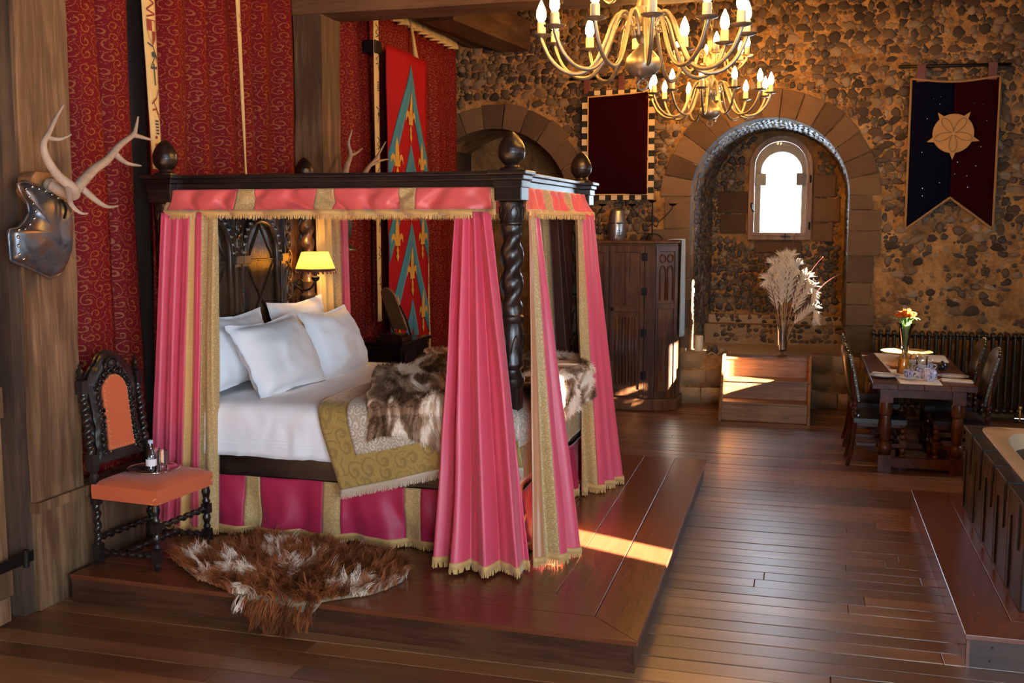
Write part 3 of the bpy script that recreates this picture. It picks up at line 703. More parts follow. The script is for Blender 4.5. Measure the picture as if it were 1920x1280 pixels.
# ================================================================== CLOTH
def polyf(pts):
    P = [Vector(p) for p in pts]; L = [0.]
    for a, b in zip(P[:-1], P[1:]): L.append(L[-1] + (b - a).length)
    def f(u):
        s = max(0., min(1., u)) * L[-1]
        for i in range(len(P) - 1):
            if s <= L[i+1] + 1e-9:
                return P[i].lerp(P[i+1], (s - L[i]) / max(1e-9, L[i+1] - L[i]))
        return P[-1]
    return f, L[-1]
class Drape:
    """pleated cloth between a top and a bottom polyline"""
    def __init__(s, top, bot, pleats, a0, a1, seed=0, bulge=0., irr=.5, power=1.):
        s.t, s.lt = polyf(top); s.b, s.lb = polyf(bot); s.n = pleats; s.a0, s.a1 = a0, a1; s.sd = seed; s.irr = irr; s.bulge = bulge; s.pw = power
        s.h = (s.t(.5) - s.b(.5)).length; s.wd = (s.lt + s.lb) / 2
        s.ph = random.Random(seed).uniform(0, 6)
    def __call__(s, u, v, off=0.):
        vv = min(max(v, 0), 1.1); k = vv ** s.pw
        p = s.t(u).lerp(s.b(u), k) if v <= 1 else s.b(u) + Vector((0, 0, -(v-1)*s.h))
        if v <= 1: z = lerp(s.t(u).z, s.b(u).z, vv); p.z = z
        d = (s.t(min(1, u+.03)).lerp(s.b(min(1, u+.03)), k) - s.t(max(0, u-.03)).lerp(s.b(max(0, u-.03)), k)); d.z = 0
        nrm = Vector((d.y, -d.x, 0)).normalized()
        a = lerp(s.a0, s.a1, min(1, vv)); w_ = u + s.irr * .05 * nz(u*3.1 + s.sd, vv*1.3, s.sd) + .012*math.sin(vv*3 + s.ph)
        q = 2*PI*s.n*w_ + s.ph
        e = math.sin(q) + .35*math.sin(2*q + 1.3 + s.ph) + .5*s.irr*nz(u*s.n*.9, vv*1.5, s.sd + 7)
        e += .25 * nz(u*s.n*2.2, vv*4, s.sd + 2)
        return p + nrm * (a * e + off + s.bulge * math.sin(PI*min(1, vv)))
    def part(s, name, u0, u1, v0, v1, mat, parent, per=26, nv=40, off=0., solid=.006):
        nu = max(4, int(abs(u1-u0) * max(s.n, 1.5) * per / 2)); b = MB()
        b.grid(lambda u, v: s(lerp(u0,u1,u), lerp(v0,v1,v), off), nu, nv, lambda u, v: (lerp(u0,u1,u)*s.wd, -lerp(v0,v1,v)*s.h))
        return b.build(name, mat, parent, smooth=True, solid=solid)
    def fringe(s, u0, u1, parent, mat='gold_fringe', braid=.03, length=.03, step=.009, v=1.0, off=.006):
        vb = v - braid / s.h; per = 30
        s.part('braid', u0, u1, vb, v, mat, parent, per, 2, off, .010)
        b = MB(); n = int((u1-u0) * s.wd * 1.25 / step); rr = random.Random(s.sd)
        for i in range(n):
            u = lerp(u0, u1, (i + .5) / n); du_ = .42 * (u1-u0) / n
            a = s(u - du_, v, off); c = s(u + du_, v, off); l = length * rr.uniform(.75, 1.15); j = Vector((rr.uniform(-.005,.005), rr.uniform(-.005,.005), -l)); m = (a + c)/2 + j
            b.add([a, c, c*.35 + a*.05 + m*.6 if False else m + (c-a)*.35, m - (c-a)*.35], [(0,1,2,3)])
        return tag(b.build('fringe', mat, parent, solid=.003), kind='stuff')
# ---- red wall hangings along the timber wall
G_RED = 'red scroll brocade hangings along the timber wall'
def wall_curtain(y0, y1, zt, zb, label, seed, yb0=None, yb1=None, amp=.052):
    t_ = thing('wall_curtain', label, 'curtain', (-4.33, (y0+y1)/2, zb), 0, G_RED)
    d = Drape([(-4.36, y0, zt), (-4.36, y1, zt)], [(-4.34, yb0 or y0, zb), (-4.34, yb1 or y1, zb)], (y1-y0)/.33, amp*1.15, amp*1.45, seed, irr=1.3)
    d.part('cloth', 0, 1, 0, 1, 'red_brocade', t_, 18, 26); return t_, d
wall_curtain(5.30, 6.16, 5.2, .57, 'red scroll-patterned wall curtain beside the broad oak post, behind the velvet chair', 1)
wall_curtain(6.22, 8.36, 5.2, .02, 'wide red scroll-patterned wall curtain behind the carved bed head', 2)
wall_curtain(8.84, 9.86, 5.2, .02, 'red scroll-patterned wall curtain between the rear oak post and the chevron banner', 3)
c4t, d4 = wall_curtain(9.95, 12.66, 4.36, .02, 'red wall curtain with cream ruffled heading behind the chevron banner', 4)
dh = Drape([(-4.30, 9.95, 4.52), (-4.30, 12.6, 4.52)], [(-4.27, 9.95, 4.30), (-4.27, 12.6, 4.30)], 13, .03, .05, 6)
dh.part('ruffle', 0, 1, 0, 1, 'cream_paint', c4t, 22, 6)
MB().tube([(-4.25, 10.98, 4.36), (-4.22, 11.0, 4.1), (-4.2, 11.02, 3.9)], [.012, .02, .035], 6).build('tie', 'cream_paint', c4t)
wall_curtain(4.30, 4.60, 4.6, 2.15, 'narrow slip of red curtain over the plank door', 5)
# ---- painted ribbons
def ribbon(p_top, p_bot, wt, wb, label, marks, seed, fold=True):
    t_ = thing('painted_ribbon', label, 'ribbon', p_bot, 0, 'painted cream ribbons on the red hangings'); a, c = Vector(p_top), Vector(p_bot)
    def P(u, v):
        p = a.lerp(c, v); w_ = lerp(wt, wb, v); return Vector((p.x + .012*math.sin(u*PI) + .004*nz(v*4, u*2, seed), p.y + (u-.5)*w_, p.z))
    b = MB().grid(P, 6, 24, lambda u, v: (u*wt, v)); b.build('band', 'cream_paint', t_, smooth=True, solid=.004)
    for (v, kind, m) in marks:
        b = MB(); w_ = lerp(wt, wb, v)
        def Q(u, dv): q = P(.5 + u, v + dv/(a-c).length); return (q.x + .007, q.y, q.z)
        def stroke(pts, r=.006):
            for p0, p1 in zip(pts[:-1], pts[1:]):
                d = Vector((p1[0]-p0[0], p1[1]-p0[1])); d.normalize(); e = Vector((-d.y, d.x))*r
                b.add([Q(p0[0]+e.x/w_, p0[1]+e.y), Q(p1[0]+e.x/w_, p1[1]+e.y), Q(p1[0]-e.x/w_, p1[1]-e.y), Q(p0[0]-e.x/w_, p0[1]-e.y)], [(0,1,2,3)])
        if kind == 'slashes':
            stroke([(-.3,-.05),(.25,-.02),(-.3,.03),(.3,.05)]); stroke([(-.3,.075),(.3,.05)])
        elif kind == 'shield':
            out = [(-.3,-.07),(.3,-.07),(.3,.0),(.2,.05),(0,.09),(-.2,.05),(-.3,0)]; stroke(out+[out[0]], .003); b.add([Q(-.3,-.07),Q(0,-.07),Q(0,0),Q(-.3,0)],[(0,1,2,3)]); b.add([Q(0,0),Q(.3,0),Q(.2,.05),Q(0,.09)],[(0,1,2,3)])
        elif kind == 'eye':
            stroke([(-.35,-.07),(.0,-.05),(.35,.02)]); stroke([(-.2,.08),(.2,.0),(.35,.05)]); b.add([Q(.14*math.cos(k*PI/4), .02*math.sin(k*PI/4)) for k in range(8)], [tuple(range(8))])
        elif kind == 'cross':
            stroke([(0,-.06),(.06,.08)], .006); stroke([(-.25,-.03),(.25,-.035)], .008)
        elif kind == 'chevron':
            stroke([(-.3,.02),(.1,-.02),(.35,-.08)]); stroke([(-.3,.06),(.0,.05),(.35,.12)]); stroke([(-.2,.0),(.3,.09)])
        elif kind == 'bars':
            for k in range(5): stroke([(-.15,-.04+.02*k),(.15,-.04+.02*k)], .006)
        elif kind == 'dots':
            for k in range(3): b.add([Q(-.15+.12*math.cos(q*PI/3), -.05+.05*k+.012*math.sin(q*PI/3)) for q in range(6)], [tuple(range(6))])
        b.build('painted_mark', m, t_)
ribbon((-4.20, 6.12, 3.85), (-4.20, 6.16, 2.55), .155, .10, 'wide cream ribbon painted with shield, eye and cross above the bed corner',
       [(.19,'slashes','ink_red'),(.315,'shield','ink_red'),(.43,'eye','ink_dark'),(.52,'cross','ink_dark'),(.66,'chevron','ink_red'),(.79,'bars','ink_dark'),(.88,'dots','ink_red')], 1)
ribbon((-4.20, 7.25, 4.1), (-4.20, 7.305, 2.5), .07, .015, 'thin tapering cream ribbon hanging behind the bed canopy', [(.25,'slashes','ink_red')], 2)
ribbon((-4.18, 9.84, 4.4), (-4.18, 9.84, 1.2), .13, .10, 'cream lettered ribbon hung beside the chevron banner', [(k*.085+.1, ('slashes','chevron','bars','eye')[k % 4], 'ink_dark') for k in range(10)], 3)
ribbon((-4.17, 11.17, 2.7), (-4.17, 11.26, .75), .09, .05, 'cream ribbon with red signs peeping past the banner edge', [(k*.12+.1, ('dots','chevron','slashes')[k % 3], 'ink_red') for k in range(7)], 4)
MB().box(-4.30, -4.16, 9.78, 9.94, 3.85, 3.98).build('ribbon_block', 'iron', bevel=.01)
tag(bpy.data.objects['ribbon_block'], 'small dark block fixing the lettered ribbon to the wall', 'bracket')
# ---- chevron banner
bn = thing('chevron_banner', 'tall red banner with blue chevrons and gold lilies', 'banner', (-4.15, 10.54, .9))
BY0, BY1, BZ0, BZ1 = 9.97, 11.13, .85, 3.96
def bx_(y, z): return -4.12 + .018*nz(y*2, z*1.5, 3) + .02*math.sin(y*5)
MB().grid(lambda u, v: (bx_(lerp(BY0,BY1,u), lerp(BZ1,BZ0,v)), lerp(BY0,BY1,u), lerp(BZ1,BZ0,v)), 16, 40, lambda u, v: (u, v*3)).build('field', 'banner_red', bn, smooth=True, solid=.008)
yc = (BY0+BY1)/2
for apex in (3.84, 3.02, 2.20, 1.38):
    for sgn, ye in ((-1, BY0), (1, BY1)):
        def P(u, v, sgn=sgn, ye=ye, apex=apex):
            yy = lerp(yc, ye, u); z = apex - abs(yy-yc)*1.62 - v*.30; return (bx_(yy, z) + .010, yy, max(z, BZ0))
        MB().grid(P, 12, 3, lambda u, v: (u, v*.3)).build('chevron', 'banner_blue', bn, smooth=True, solid=.005)
def lily(parent, y, z, s):
    b = MB(); T = lambda a, c, d: (bx_(y + a*s, z + c*s) + .012 + d, y + a*s, z + c*s)
    for poly in ([(0,.5),(.07,.3),(.09,.1),(.05,-.1),(-.05,-.1),(-.09,.1),(-.07,.3)], [(-.13,-.1),(.13,-.1),(.13,-.16),(-.13,-.16)], [(0,-.16),(.06,-.26),(.03,-.33),(.07,-.4),(0,-.52),(-.07,-.4),(-.03,-.33),(-.06,-.26)],
                 [(.05,-.1),(.12,.08),(.22,.12),(.29,.05),(.30,-.1),(.25,-.02),(.20,.0),(.14,-.05),(.11,-.12)], [(-.05,-.1),(-.11,-.12),(-.14,-.05),(-.20,.0),(-.25,-.02),(-.30,-.1),(-.29,.05),(-.22,.12),(-.12,.08)]):
        b.prism(poly, T, 0, .004)
    b.build('lily', 'banner_gold', parent)
for z in (3.30, 2.48, 1.68): lily(bn, yc, z, .52)
for z in (2.84, 2.03, 1.22):
    for s_ in (-1, 1): lily(bn, yc + s_*.40, z, .46)

# ================================================================== BED
bed = thing('four_poster_bed', 'dark carved oak four poster bed with twisted posts', 'bed', (-2.88, 6.98, PL))
PX0, PX1, PY0, PY1 = -4.03, -1.70, 6.0, 7.95
def bed_post(x, y, full=True):
    p = MB()
    p.box(x-.055, x+.055, y-.055, y+.055, PL, 1.22)
    p.box(x-.075, x+.075, y-.075, y+.075, PL, PL+.25)
    p.lathe([(.055,1.20),(.075,1.24),(.078,1.27),(.058,1.30),(.055,1.32),(.07,1.34),(.074,1.36),(.066,1.38),(.068,1.44),(.074,1.52),(.066,1.58),(.06,1.60),(.074,1.62),(.074,1.64),(.06,1.655)], 20, (x, y, 0))
    p.twist(x, y, 1.65, 2.19, .062, .16, 1.6, 2, 24, 70)
    p.lathe([(.062,2.18),(.072,2.19),(.072,2.20),(.066,2.21),(.072,2.30),(.078,2.315),(.07,2.325),(.078,2.335)], 20, (x, y, 0))
    o = p.build('post', 'bed_oak', bed, smooth=35)
    for k in range(6):   # carved lozenge straps around the neck and leaf carving on the lower drum
        a = k*PI/3; c, s = math.cos(a), math.sin(a); q = lambda r, t, z: (x + r*math.cos(a+t), y + r*math.sin(a+t), z)
        MB().tube([q(.072,-.35,2.255), q(.073,-.12,2.29), q(.073,.12,2.29), q(.072,.35,2.255), q(.071,.12,2.22), q(.071,-.12,2.22)], .0035, 5, True).build('carved_strap', 'bed_oak', o)
        MB().tube(spline([q(.070,-.35,1.42), q(.074,-.1,1.50), q(.074,.15,1.53), q(.072,.3,1.48), q(.072,.1,1.45)], 4), .0045, 5).build('carved_leaf', 'bed_oak', o)
    MB().box(x-.082, x+.082, y-.082, y+.082, 2.325, 2.42).build('capital_block', 'bed_oak_x', bed, bevel=.004)
    MB().box(x-.09, x+.09, y-.09, y+.09, 2.40, 2.445).box(x-.102, x+.102, y-.102, y+.102, 2.445, 2.475).box(x-.118, x+.118, y-.118, y+.118, 2.475, 2.50).build('capital_cornice', 'bed_oak_x', bed, bevel=.005)
    MB().lathe([(.075,2.50),(.072,2.512),(.045,2.522),(.040,2.535),(.058,2.548),(.076,2.575),(.079,2.60),(.0805,2.605),(.079,2.61),(.0805,2.622),(.076,2.64),(.062,2.672),(.042,2.70),(.018,2.722),(.003,2.728)], 24, (x, y, 0)).build('finial', 'bed_oak', bed, smooth=40)
for (x, y_) in ((PX0,PY0),(PX1,PY0),(PX0,PY1),(PX1,PY1)): bed_post(x, y_)
def cornice(a, c, horizontal, pos, sgn):
    b = MB()
    for (o, z0, z1) in ((.03,2.40,2.445),(.042,2.445,2.475),(.058,2.475,2.498)):
        if horizontal: y0, y1 = sorted((pos - sgn*.03, pos + sgn*o)); b.box(a, c, y0, y1, z0, z1)
        else: x0, x1 = sorted((pos - sgn*.03, pos + sgn*o)); b.box(x0, x1, a, c, z0, z1)
    b.build('cornice_rail', 'bed_oak_x' , bed, bevel=.004)
cornice(PX0+.09, PX1-.09, True, PY0, -1); cornice(PX0+.09, PX1-.09, True, PY1, 1); cornice(PY0+.09, PY1-.09, False, PX1, 1); cornice(PY0+.09, PY1-.09, False, PX0, -1)
MB().box(PX0, PX1, PY0+.03, PY1-.03, 2.455, 2.475).build('canopy_board', 'bed_oak_x', bed)
MB().box(PX0+.05, PX1-.05, PY0-.03, PY0+.03, .555, .705).build('side_rail', 'bed_oak_x', bed, bevel=.006)
MB().box(PX0+.05, PX1-.05, PY1-.03, PY1+.03, .555, .705).build('side_rail', 'bed_oak_x', bed, bevel=.006)
MB().box(PX1-.03, PX1+.03, PY0+.05, PY1-.05, .555, .75).build('foot_rail', 'bed_oak_x', bed, bevel=.006)
# headboard with arched panels
hb = MB().box(-4.04, -3.99, PY0+.05, PY1-.05, .5, 2.40).build('headboard', 'head_oak', bed)
HX = -3.99
def hpart(name, b, bev=.003, sm=False): return b.build(name, 'head_oak', hb, bevel=bev, smooth=sm)
for yc_ in (6.42, 7.10):
    fr_ = MB(); w2, zs, zb = .235, 1.98, 1.30
    pts = [(-w2, zb)] + [(-w2*math.cos(PI*k/16), zs + w2*math.sin(PI*k/16)) for k in range(17)] + [(w2, zb)]
    hpart('arch_panel', MB().prism([(a, z) for a, z in pts], lambda a, z, d: (HX + d, yc_ + a, z), .0, .006))
    hpart('arch_moulding', MB().tube([(HX+.02, yc_+a, z) for a, z in pts], .022, 8), 0, True)
    for k in range(15):
        a = PI*k/14; hpart('arch_bead', MB().lathe([(.016,-.01),(.02,0),(.012,.014)], 6, (HX+.03, yc_ - .265*math.cos(a), zs + .265*math.sin(a)), Matrix.Rotation(PI/2,3,'Y')), 0)
    for s in (-1, 1):
        hpart('pilaster', MB().box(HX, HX+.05, yc_+s*.29-.035, yc_+s*.29+.035, 1.2, 1.93).box(HX, HX+.07, yc_+s*.29-.048, yc_+s*.29+.048, 1.90, 1.96))
        for q in range(3): hpart('flute', MB().tube([(HX+.052, yc_+s*.29+(q-1)*.02, 1.24), (HX+.052, yc_+s*.29+(q-1)*.02, 1.88)], .007, 5), 0)
    for ln in ([(-.19,1.92),(0,2.18),(.19,1.92),(-.19,1.92)], [(-.19,1.88),(.19,1.40)], [(.19,1.88),(-.19,1.40)], [(-.19,1.36),(.19,1.36)]):
        hpart('lozenge_moulding', MB().tube([(HX+.008, yc_+a, z) for a, z in ln], .012, 5), 0)
for ys in (6.09, 6.76, 7.50):
    hpart('stile', MB().box(HX, HX+.035, ys-.055, ys+.055, 1.1, 2.40))
    for k in range(9):
        z = 1.3 + k*.125; hpart('guilloche', MB().tube([(HX+.038, ys+.04*math.cos(q*PI/6), z+.058*math.sin(q*PI/6)) for q in range(12)], .009, 5, True), 0)
        hpart('rosette', MB().lathe([(.024,0),(.018,.014),(.006,.018)], 7, (HX+.033, ys, z), Matrix.Rotation(PI/2,3,'Y')), 0)
hpart('cornice_band', MB().box(HX, HX+.06, PY0+.05, PY1-.05, 2.28, 2.40))
MB().twist(-3.93, 7.78, 1.75, 2.32, .05, .18, 2.2, 2, 18, 50).lathe([(.06,1.1),(.06,1.2),(.045,1.22),(.05,1.4),(.062,1.42),(.062,1.45),(.05,1.47),(.052,1.56),(.066,1.58),(.066,1.61),(.05,1.63),(.052,1.70),(.06,1.72),(.05,1.75)], 18, (-3.93, 7.78, 0)).build('carved_column', 'head_oak', hb, smooth=35)

# mattress and bedding: fold() drapes flat cloth coordinates over the bed
XF, YN, YF = -1.72, 6.02, 7.92
def fold(a, b, zt=1.04, out=0., rr=.09):
    z = zt; x, y_ = a, b; dz = 0
    def edge(d):
        if d <= 0: return 0, 0
        t_ = min(d/rr, PI/2); return rr*math.sin(t_), rr*(1-math.cos(t_)) + max(0, d - rr*PI/2)
    hx_, zx = edge(a - XF); hn, zn = edge(YN - b); hf, zf = edge(b - YF)
    if a > XF: x = XF + hx_
    if b < YN: y_ = YN - hn
    if b > YF: y_ = YF + hf
    x += out if a > XF else 0; y_ += -out if b < YN else (out if b > YF else 0)
    ed = max(zx, zn, zf)
    return Vector((x, y_, z - ed + (out if ed < rr else 0)))
MB().box(-3.97, XF-.01, YN+.02, YF-.02, .62, 1.02).build('mattress', 'white_linen', bed, bevel=.06)
sh = thing('bed_sheet', 'smooth white sheet tucked over the mattress with stitched hem', 'sheet', (-2.9, 7.0, 1.04))
def Psheet(u, v):
    a = lerp(-3.96, XF + .34, u); b = lerp(YN - .40 + .015*nz(u*6, 0, 3), YF + .25, v)
    p = fold(a, b, 1.045 + .014*nz(a*2.5, b*2.5, 1) + .010*abs(nz(a*7, b*4, 4)), 0.)
    d = YN - b
    if d > 0: p.y -= .012 + .03*max(0,nz(a*5, d*3, 2)) + .018*abs(nz(a*11, d*5, 2)) * min(1, d*5)
    return p
MB().grid(Psheet, 120, 70, lambda u, v: (u*2.4, v*2.4)).build('linen', 'white_linen', sh, smooth=True, solid=.006)
for dd in (.285, .305, .325): MB().tube([Vector(Psheet(u/60, (.40-dd)/(.40+2.15)) ) + Vector((0,-.004,0)) for u in range(61)], .0022, 4).build('stitched_line', 'white_linen', sh)
# pillows
def pillow(label, c, wdir, hdir, w_, h_, th, seed, flange=.05):
    t_ = thing('pillow', label, 'pillow', c, 0, 'white pillows on the bed'); c = Vector(c); wd_ = Vector(wdir).normalized(); hd_ = Vector(hdir).normalized(); n_ = wd_.cross(hd_).normalized()
    wd_ = hd_.cross(n_).normalized()
    N_ = 26
    def P(u, v, s):
        a, b = 2*u-1, 2*v-1; k = 1 + flange*2/ w_
        q = max(0, 1 - abs(a*k)**2.6) * max(0, 1 - abs(b*k)**2.6); t__ = th * q**.42
        t__ *= 1 + .22*nz(a*2 + seed, b*2, seed)
        pin = 1 - .10*(1 - abs(a))*(abs(b)**3) ; pin2 = 1 - .10*(1-abs(b))*(abs(a)**3)
        sag = -.06 * (1-abs(a)**2) * max(0, b)
        wr = .012*nz(a*4 + seed*3, b*4, seed) * (1 if q > 0 else 2.4)
        return c + wd_*(a*w_/2*pin2) + hd_*((b + sag)*h_/2*pin) + n_*(s*t__ + wr + .002*s)
    b = MB(); b.grid(lambda u, v: P(u, v, 1), N_, N_); b.grid(lambda u, v: P(1-u, v, -1), N_, N_)
    b.build('case', 'white_linen', t_, smooth=True)
    return t_
pillow('white pillow at the rear against the carved headboard, nearer the velvet chair', (-3.80, 6.46, 1.33), (0,1,0), (-.22,0,1), .80, .52, .09, 3)
pillow('white pillow at the rear below the lit sconce', (-3.78, 7.36, 1.36), (.05,1,.10), (-.22,0,1), .80, .52, .09, 5)
pillow('large white pillow leaning in front, nearest the open bed side', (-3.52, 6.50, 1.29), (.12,1,-.03), (-.52,0,1), .84, .56, .13, 8)
pillow('large white pillow leaning in front, on the far side by the chest', (-3.47, 7.30, 1.29), (-.05,1,.05), (-.42,0,1), .84, .56, .13, 12)
# gold bedspread
sp = thing('bedspread', 'gold damask bedspread with silver centre and fringe across the bed foot', 'bedspread', (-2.3, 7, 1.06))
def Pspread(a, b, out=.018):
    p = fold(a, b, 1.062 + .012*nz(a*3, b*3, 7), out)
    d = YN - b
    if d > 0: p.y -= .02*max(0, nz(a*4, d*4, 9)) + .03*d + .035*min(1, d*8)
    if a > XF: p.x += .02*nz(b*4, a*4, 5)
    return p
def hemb(a): return YN - lerp(.60, .38, min(1, max(0, (a + 2.93)/.95))) if a < -1.9 else YN - .38
def lefta(b): return -2.93 - .10*(b - 6.0)/1.9 + .03*math.sin(b*3) + (.16*min(1, (YN - b)/.6) if b < YN else 0)
def spread_piece(name, mat, s0, s1, t0, t1, out, nu=40, nv=50):
    """s: 0 left edge..1 beyond the foot; t: 0 near hem..1 far hem"""
    def P(u, v):
        s_, t__ = lerp(s0, s1, u), lerp(t0, t1, v); aa = lerp(-2.9, XF + .46, s_); b = lerp(hemb(aa), YF + .3, t__); l = lefta(b); a = lerp(l, XF + .46, s_); return Pspread(a, b, out)
    return MB().grid(P, nu, nv, lambda u, v: (lerp(s0,s1,u)*1.7, lerp(t0,t1,v)*2.8)).build(name, mat, sp, smooth=True, solid=.006), P
spread_piece('border', 'gold_damask', 0, 1, 0, 1, .020, 70, 80)
spread_piece('centre_panel', 'silver_damask', .12, .86, .075, .93, .030, 60, 80)
_, Pe = spread_piece('braid', 'pale_fringe', 0, 1, 0, .009, .030, 60, 2)
b = MB()
for i in range(330):
    u = i/330; a = Pe(u, 0); c = Pe(u + .0022, 0); l = R.uniform(.025,.04); d = Vector((R.uniform(-.004,.004), -.004, -l)); b.add([a, c, c + d, a + d], [(0,1,2,3)])
tag(b.build('fringe', 'pale_fringe', sp, solid=.003), kind='stuff')
# fur throw
ft = thing('fur_throw', 'rumpled brown and white fur throw across the bed foot', 'throw', (-2.2, 7, 1.1))
def Pfur(u, v):
    ss = u; b = lerp(YN + .14 + (-.52 + .08*math.sin(u*5+.6)) * max(0, min(1, (.62 - u)/.14)), YF - .05, v); l = lerp(-2.64, -2.92, v) + .09*math.sin(v*9+1); a = lerp(l, XF + .30, ss)
    r1 = math.sin((a*1.4 - b*2.1)*5.2 + 1.6*nz(a*1.5, b*1.5, 3)); bump = .032*(1 + r1)*.9 + .035*nz(a*3.2, b*3.2, 11) + .02
    p = fold(a, b, 1.085 + max(0,bump), .035)
    if b < YN: p.y -= max(0, bump)*.9 + .02
    if a > XF: p.x += max(0, bump)*1.2
    return p
MB().grid(Pfur, 90, 80, lambda u, v: (u*1.4, v*2)).build('pelt', 'rabbit_fur', ft, smooth=True, solid=.008)
def hair_mesh(name, parent, mat, roots, width, segs):
    """roots: (pos, dir0, dir1, length, uv) ribbons of segs quads"""
    b = MB(); vs = b.v; fs = b.f; uv = b.uv
    for (p, d0, d1, L, q) in roots:
        side = d0.cross(Vector((R.uniform(-1,1), R.uniform(-1,1), R.uniform(-1,1)))).normalized() * width
        n0 = len(vs); pos = p
        for k in range(segs + 1):
            t_ = k/segs; wv = side * (1 - .85*t_); vs.append((pos + wv)[:]); vs.append((pos - wv)[:]); uv.append(q); uv.append(q)
            pos = pos + d0.lerp(d1, t_) * (L/segs)
        for k in range(segs): o = n0 + 2*k; fs.append((o, o+1, o+3, o+2))
    return b.build(name, mat, parent, smooth=True)
roots = []
for i in range(34000):
    u, v = R.random(), R.random(); p = Pfur(u, v); e = .004; du_ = Pfur(min(1,u+e), v) - p; dv_ = Pfur(u, min(1,v+e)) - p
    n_ = du_.cross(dv_)
    if n_.length < 1e-9: continue
    n_.normalize(); lay = (dv_.normalized()*-.6 + du_.normalized()*.3)
    d0 = (n_*.75 + lay + Vector((R.uniform(-.3,.3),R.uniform(-.3,.3),R.uniform(-.2,.2)))).normalized(); roots.append((p, d0, (d0 + lay*.8 + Vector((0,0,-.2))).normalized(), R.uniform(.022,.042), (u*1.4, v*2)))
tag(hair_mesh('fur', ft, 'rabbit_fur', roots, .0024, 2), kind='stuff')

# ---- bed skirt and valances
sk = thing('bed_skirt', 'crimson bed skirt with gold bands and fringe below the rail', 'bed skirt', (-2.9, 5.94, PL))
d = Drape([(-3.98, 5.955, .56), (-1.76, 5.955, .56)], [(-3.98, 5.93, .205), (-1.76, 5.93, .205)], 6.3, .004, .032, 21, irr=1.4)
bands = [(-3.49,-3.38), (-2.93,-2.81), (-2.38,-2.27)]; us = lambda x: (x + 3.98)/2.22; prev = 0
for (a, c) in bands:
    d.part('cloth', prev, us(a), 0, 1, 'pink_deep', sk, 40, 16); d.part('gold_band', us(a), us(c), 0, 1, 'gold_band', sk, 40, 16, .003); prev = us(c)
d.part('cloth', prev, 1, 0, 1, 'pink_deep', sk, 40, 16); d.fringe(0, 1, sk, 'gold_fringe', .028, .028)
d = Drape([(-1.655, 6.05, .56), (-1.655, 7.9, .56)], [(-1.63, 6.05, .205), (-1.63, 7.9, .205)], 5.5, .004, .03, 22, irr=1.2)
d.part('foot_cloth', 0, 1, 0, 1, 'pink_deep', sk, 36, 14); d.fringe(0, 1, sk, 'gold_fringe', .028, .028)
va = thing('bed_valance', 'pleated coral silk valance with gold bands along the long bed side', 'valance', (-2.9, 5.95, 2.25))
d = Drape([(-3.97, 5.955, 2.405), (-1.79, 5.955, 2.405)], [(-4.0, 5.925, 2.245), (-1.77, 5.925, 2.245)], 9, .006, .030, 31, irr=1.8)
us = lambda x: (x + 3.985)/2.205; prev = .012; d.part('gold_edge', 0, .012, 0, 1, 'gold_band', va, 60, 10)
for (a, c) in [(-3.49,-3.37), (-2.94,-2.82), (-2.39,-2.28)]:
    d.part('cloth', prev, us(a), 0, 1, 'pink_valance', va, 36, 14); d.part('gold_band', us(a), us(c), 0, 1, 'gold_band', va, 36, 14, .003); prev = us(c)
d.part('cloth', prev, .988, 0, 1, 'pink_valance', va, 36, 14); d.part('gold_edge', .988, 1, 0, 1, 'gold_band', va, 60, 10); d.fringe(0, 1, va, 'gold_fringe', .03, .026)
vb = thing('bed_valance', 'pleated coral silk valance with gold bands across the bed foot', 'valance', (-1.66, 6.98, 2.25))
d = Drape([(-1.655, 6.09, 2.405), (-1.655, 7.87, 2.405)], [(-1.615, 6.06, 2.245), (-1.615, 7.92, 2.245)], 9, .006, .022, 33, irr=1.3)
us = lambda y_: (y_ - 6.08)/1.82; prev = .014; d.part('gold_edge', 0, .014, 0, 1, 'gold_band', vb, 60, 10)
for (a, c) in [(6.58,6.76), (7.2,7.38)]:
    d.part('cloth', prev, us(a), 0, 1, 'pink_valance', vb, 36, 14); d.part('gold_band', us(a), us(c), 0, 1, 'gold_band', vb, 36, 14, .003); prev = us(c)
d.part('cloth', prev, 1, 0, 1, 'pink_valance', vb, 36, 14); d.fringe(0, 1, vb, 'gold_fringe', .03, .026)
vc = thing('bed_valance', 'coral silk valance along the far bed side', 'valance', (-2.9, 7.98, 2.25))
d = Drape([(-3.97, 7.985, 2.405), (-1.79, 7.985, 2.405)], [(-3.97, 8.0, 2.245), (-1.79, 8.0, 2.245)], 10, .005, .018, 35); d.part('cloth', 0, 1, 0, 1, 'pink_valance', vc, 26, 8); d.fringe(0, 1, vc)
# ---- bed curtains
def bed_curtain(label, loc): return thing('bed_curtain', label, 'curtain', loc, 0, 'rose silk curtains of the four poster')
# near foot corner, long side
c1 = bed_curtain('rose silk bed curtain flaring from the front twisted post, facing the room', (-1.75, 5.7, PL))
d = Drape([(-2.02,5.92,2.26),(-1.81,5.91,2.26)], [(-2.02,5.70,.215),(-1.87,5.60,.215),(-1.66,5.62,.215),(-1.50,5.68,.215)], 3.4, .018, .066, 41, irr=1.2)
d.part('cloth', 0, 1, 0, 1, 'pink_silk', c1, 46, 60); d.fringe(0, 1, c1, 'gold_fringe', .035, .03, .008)
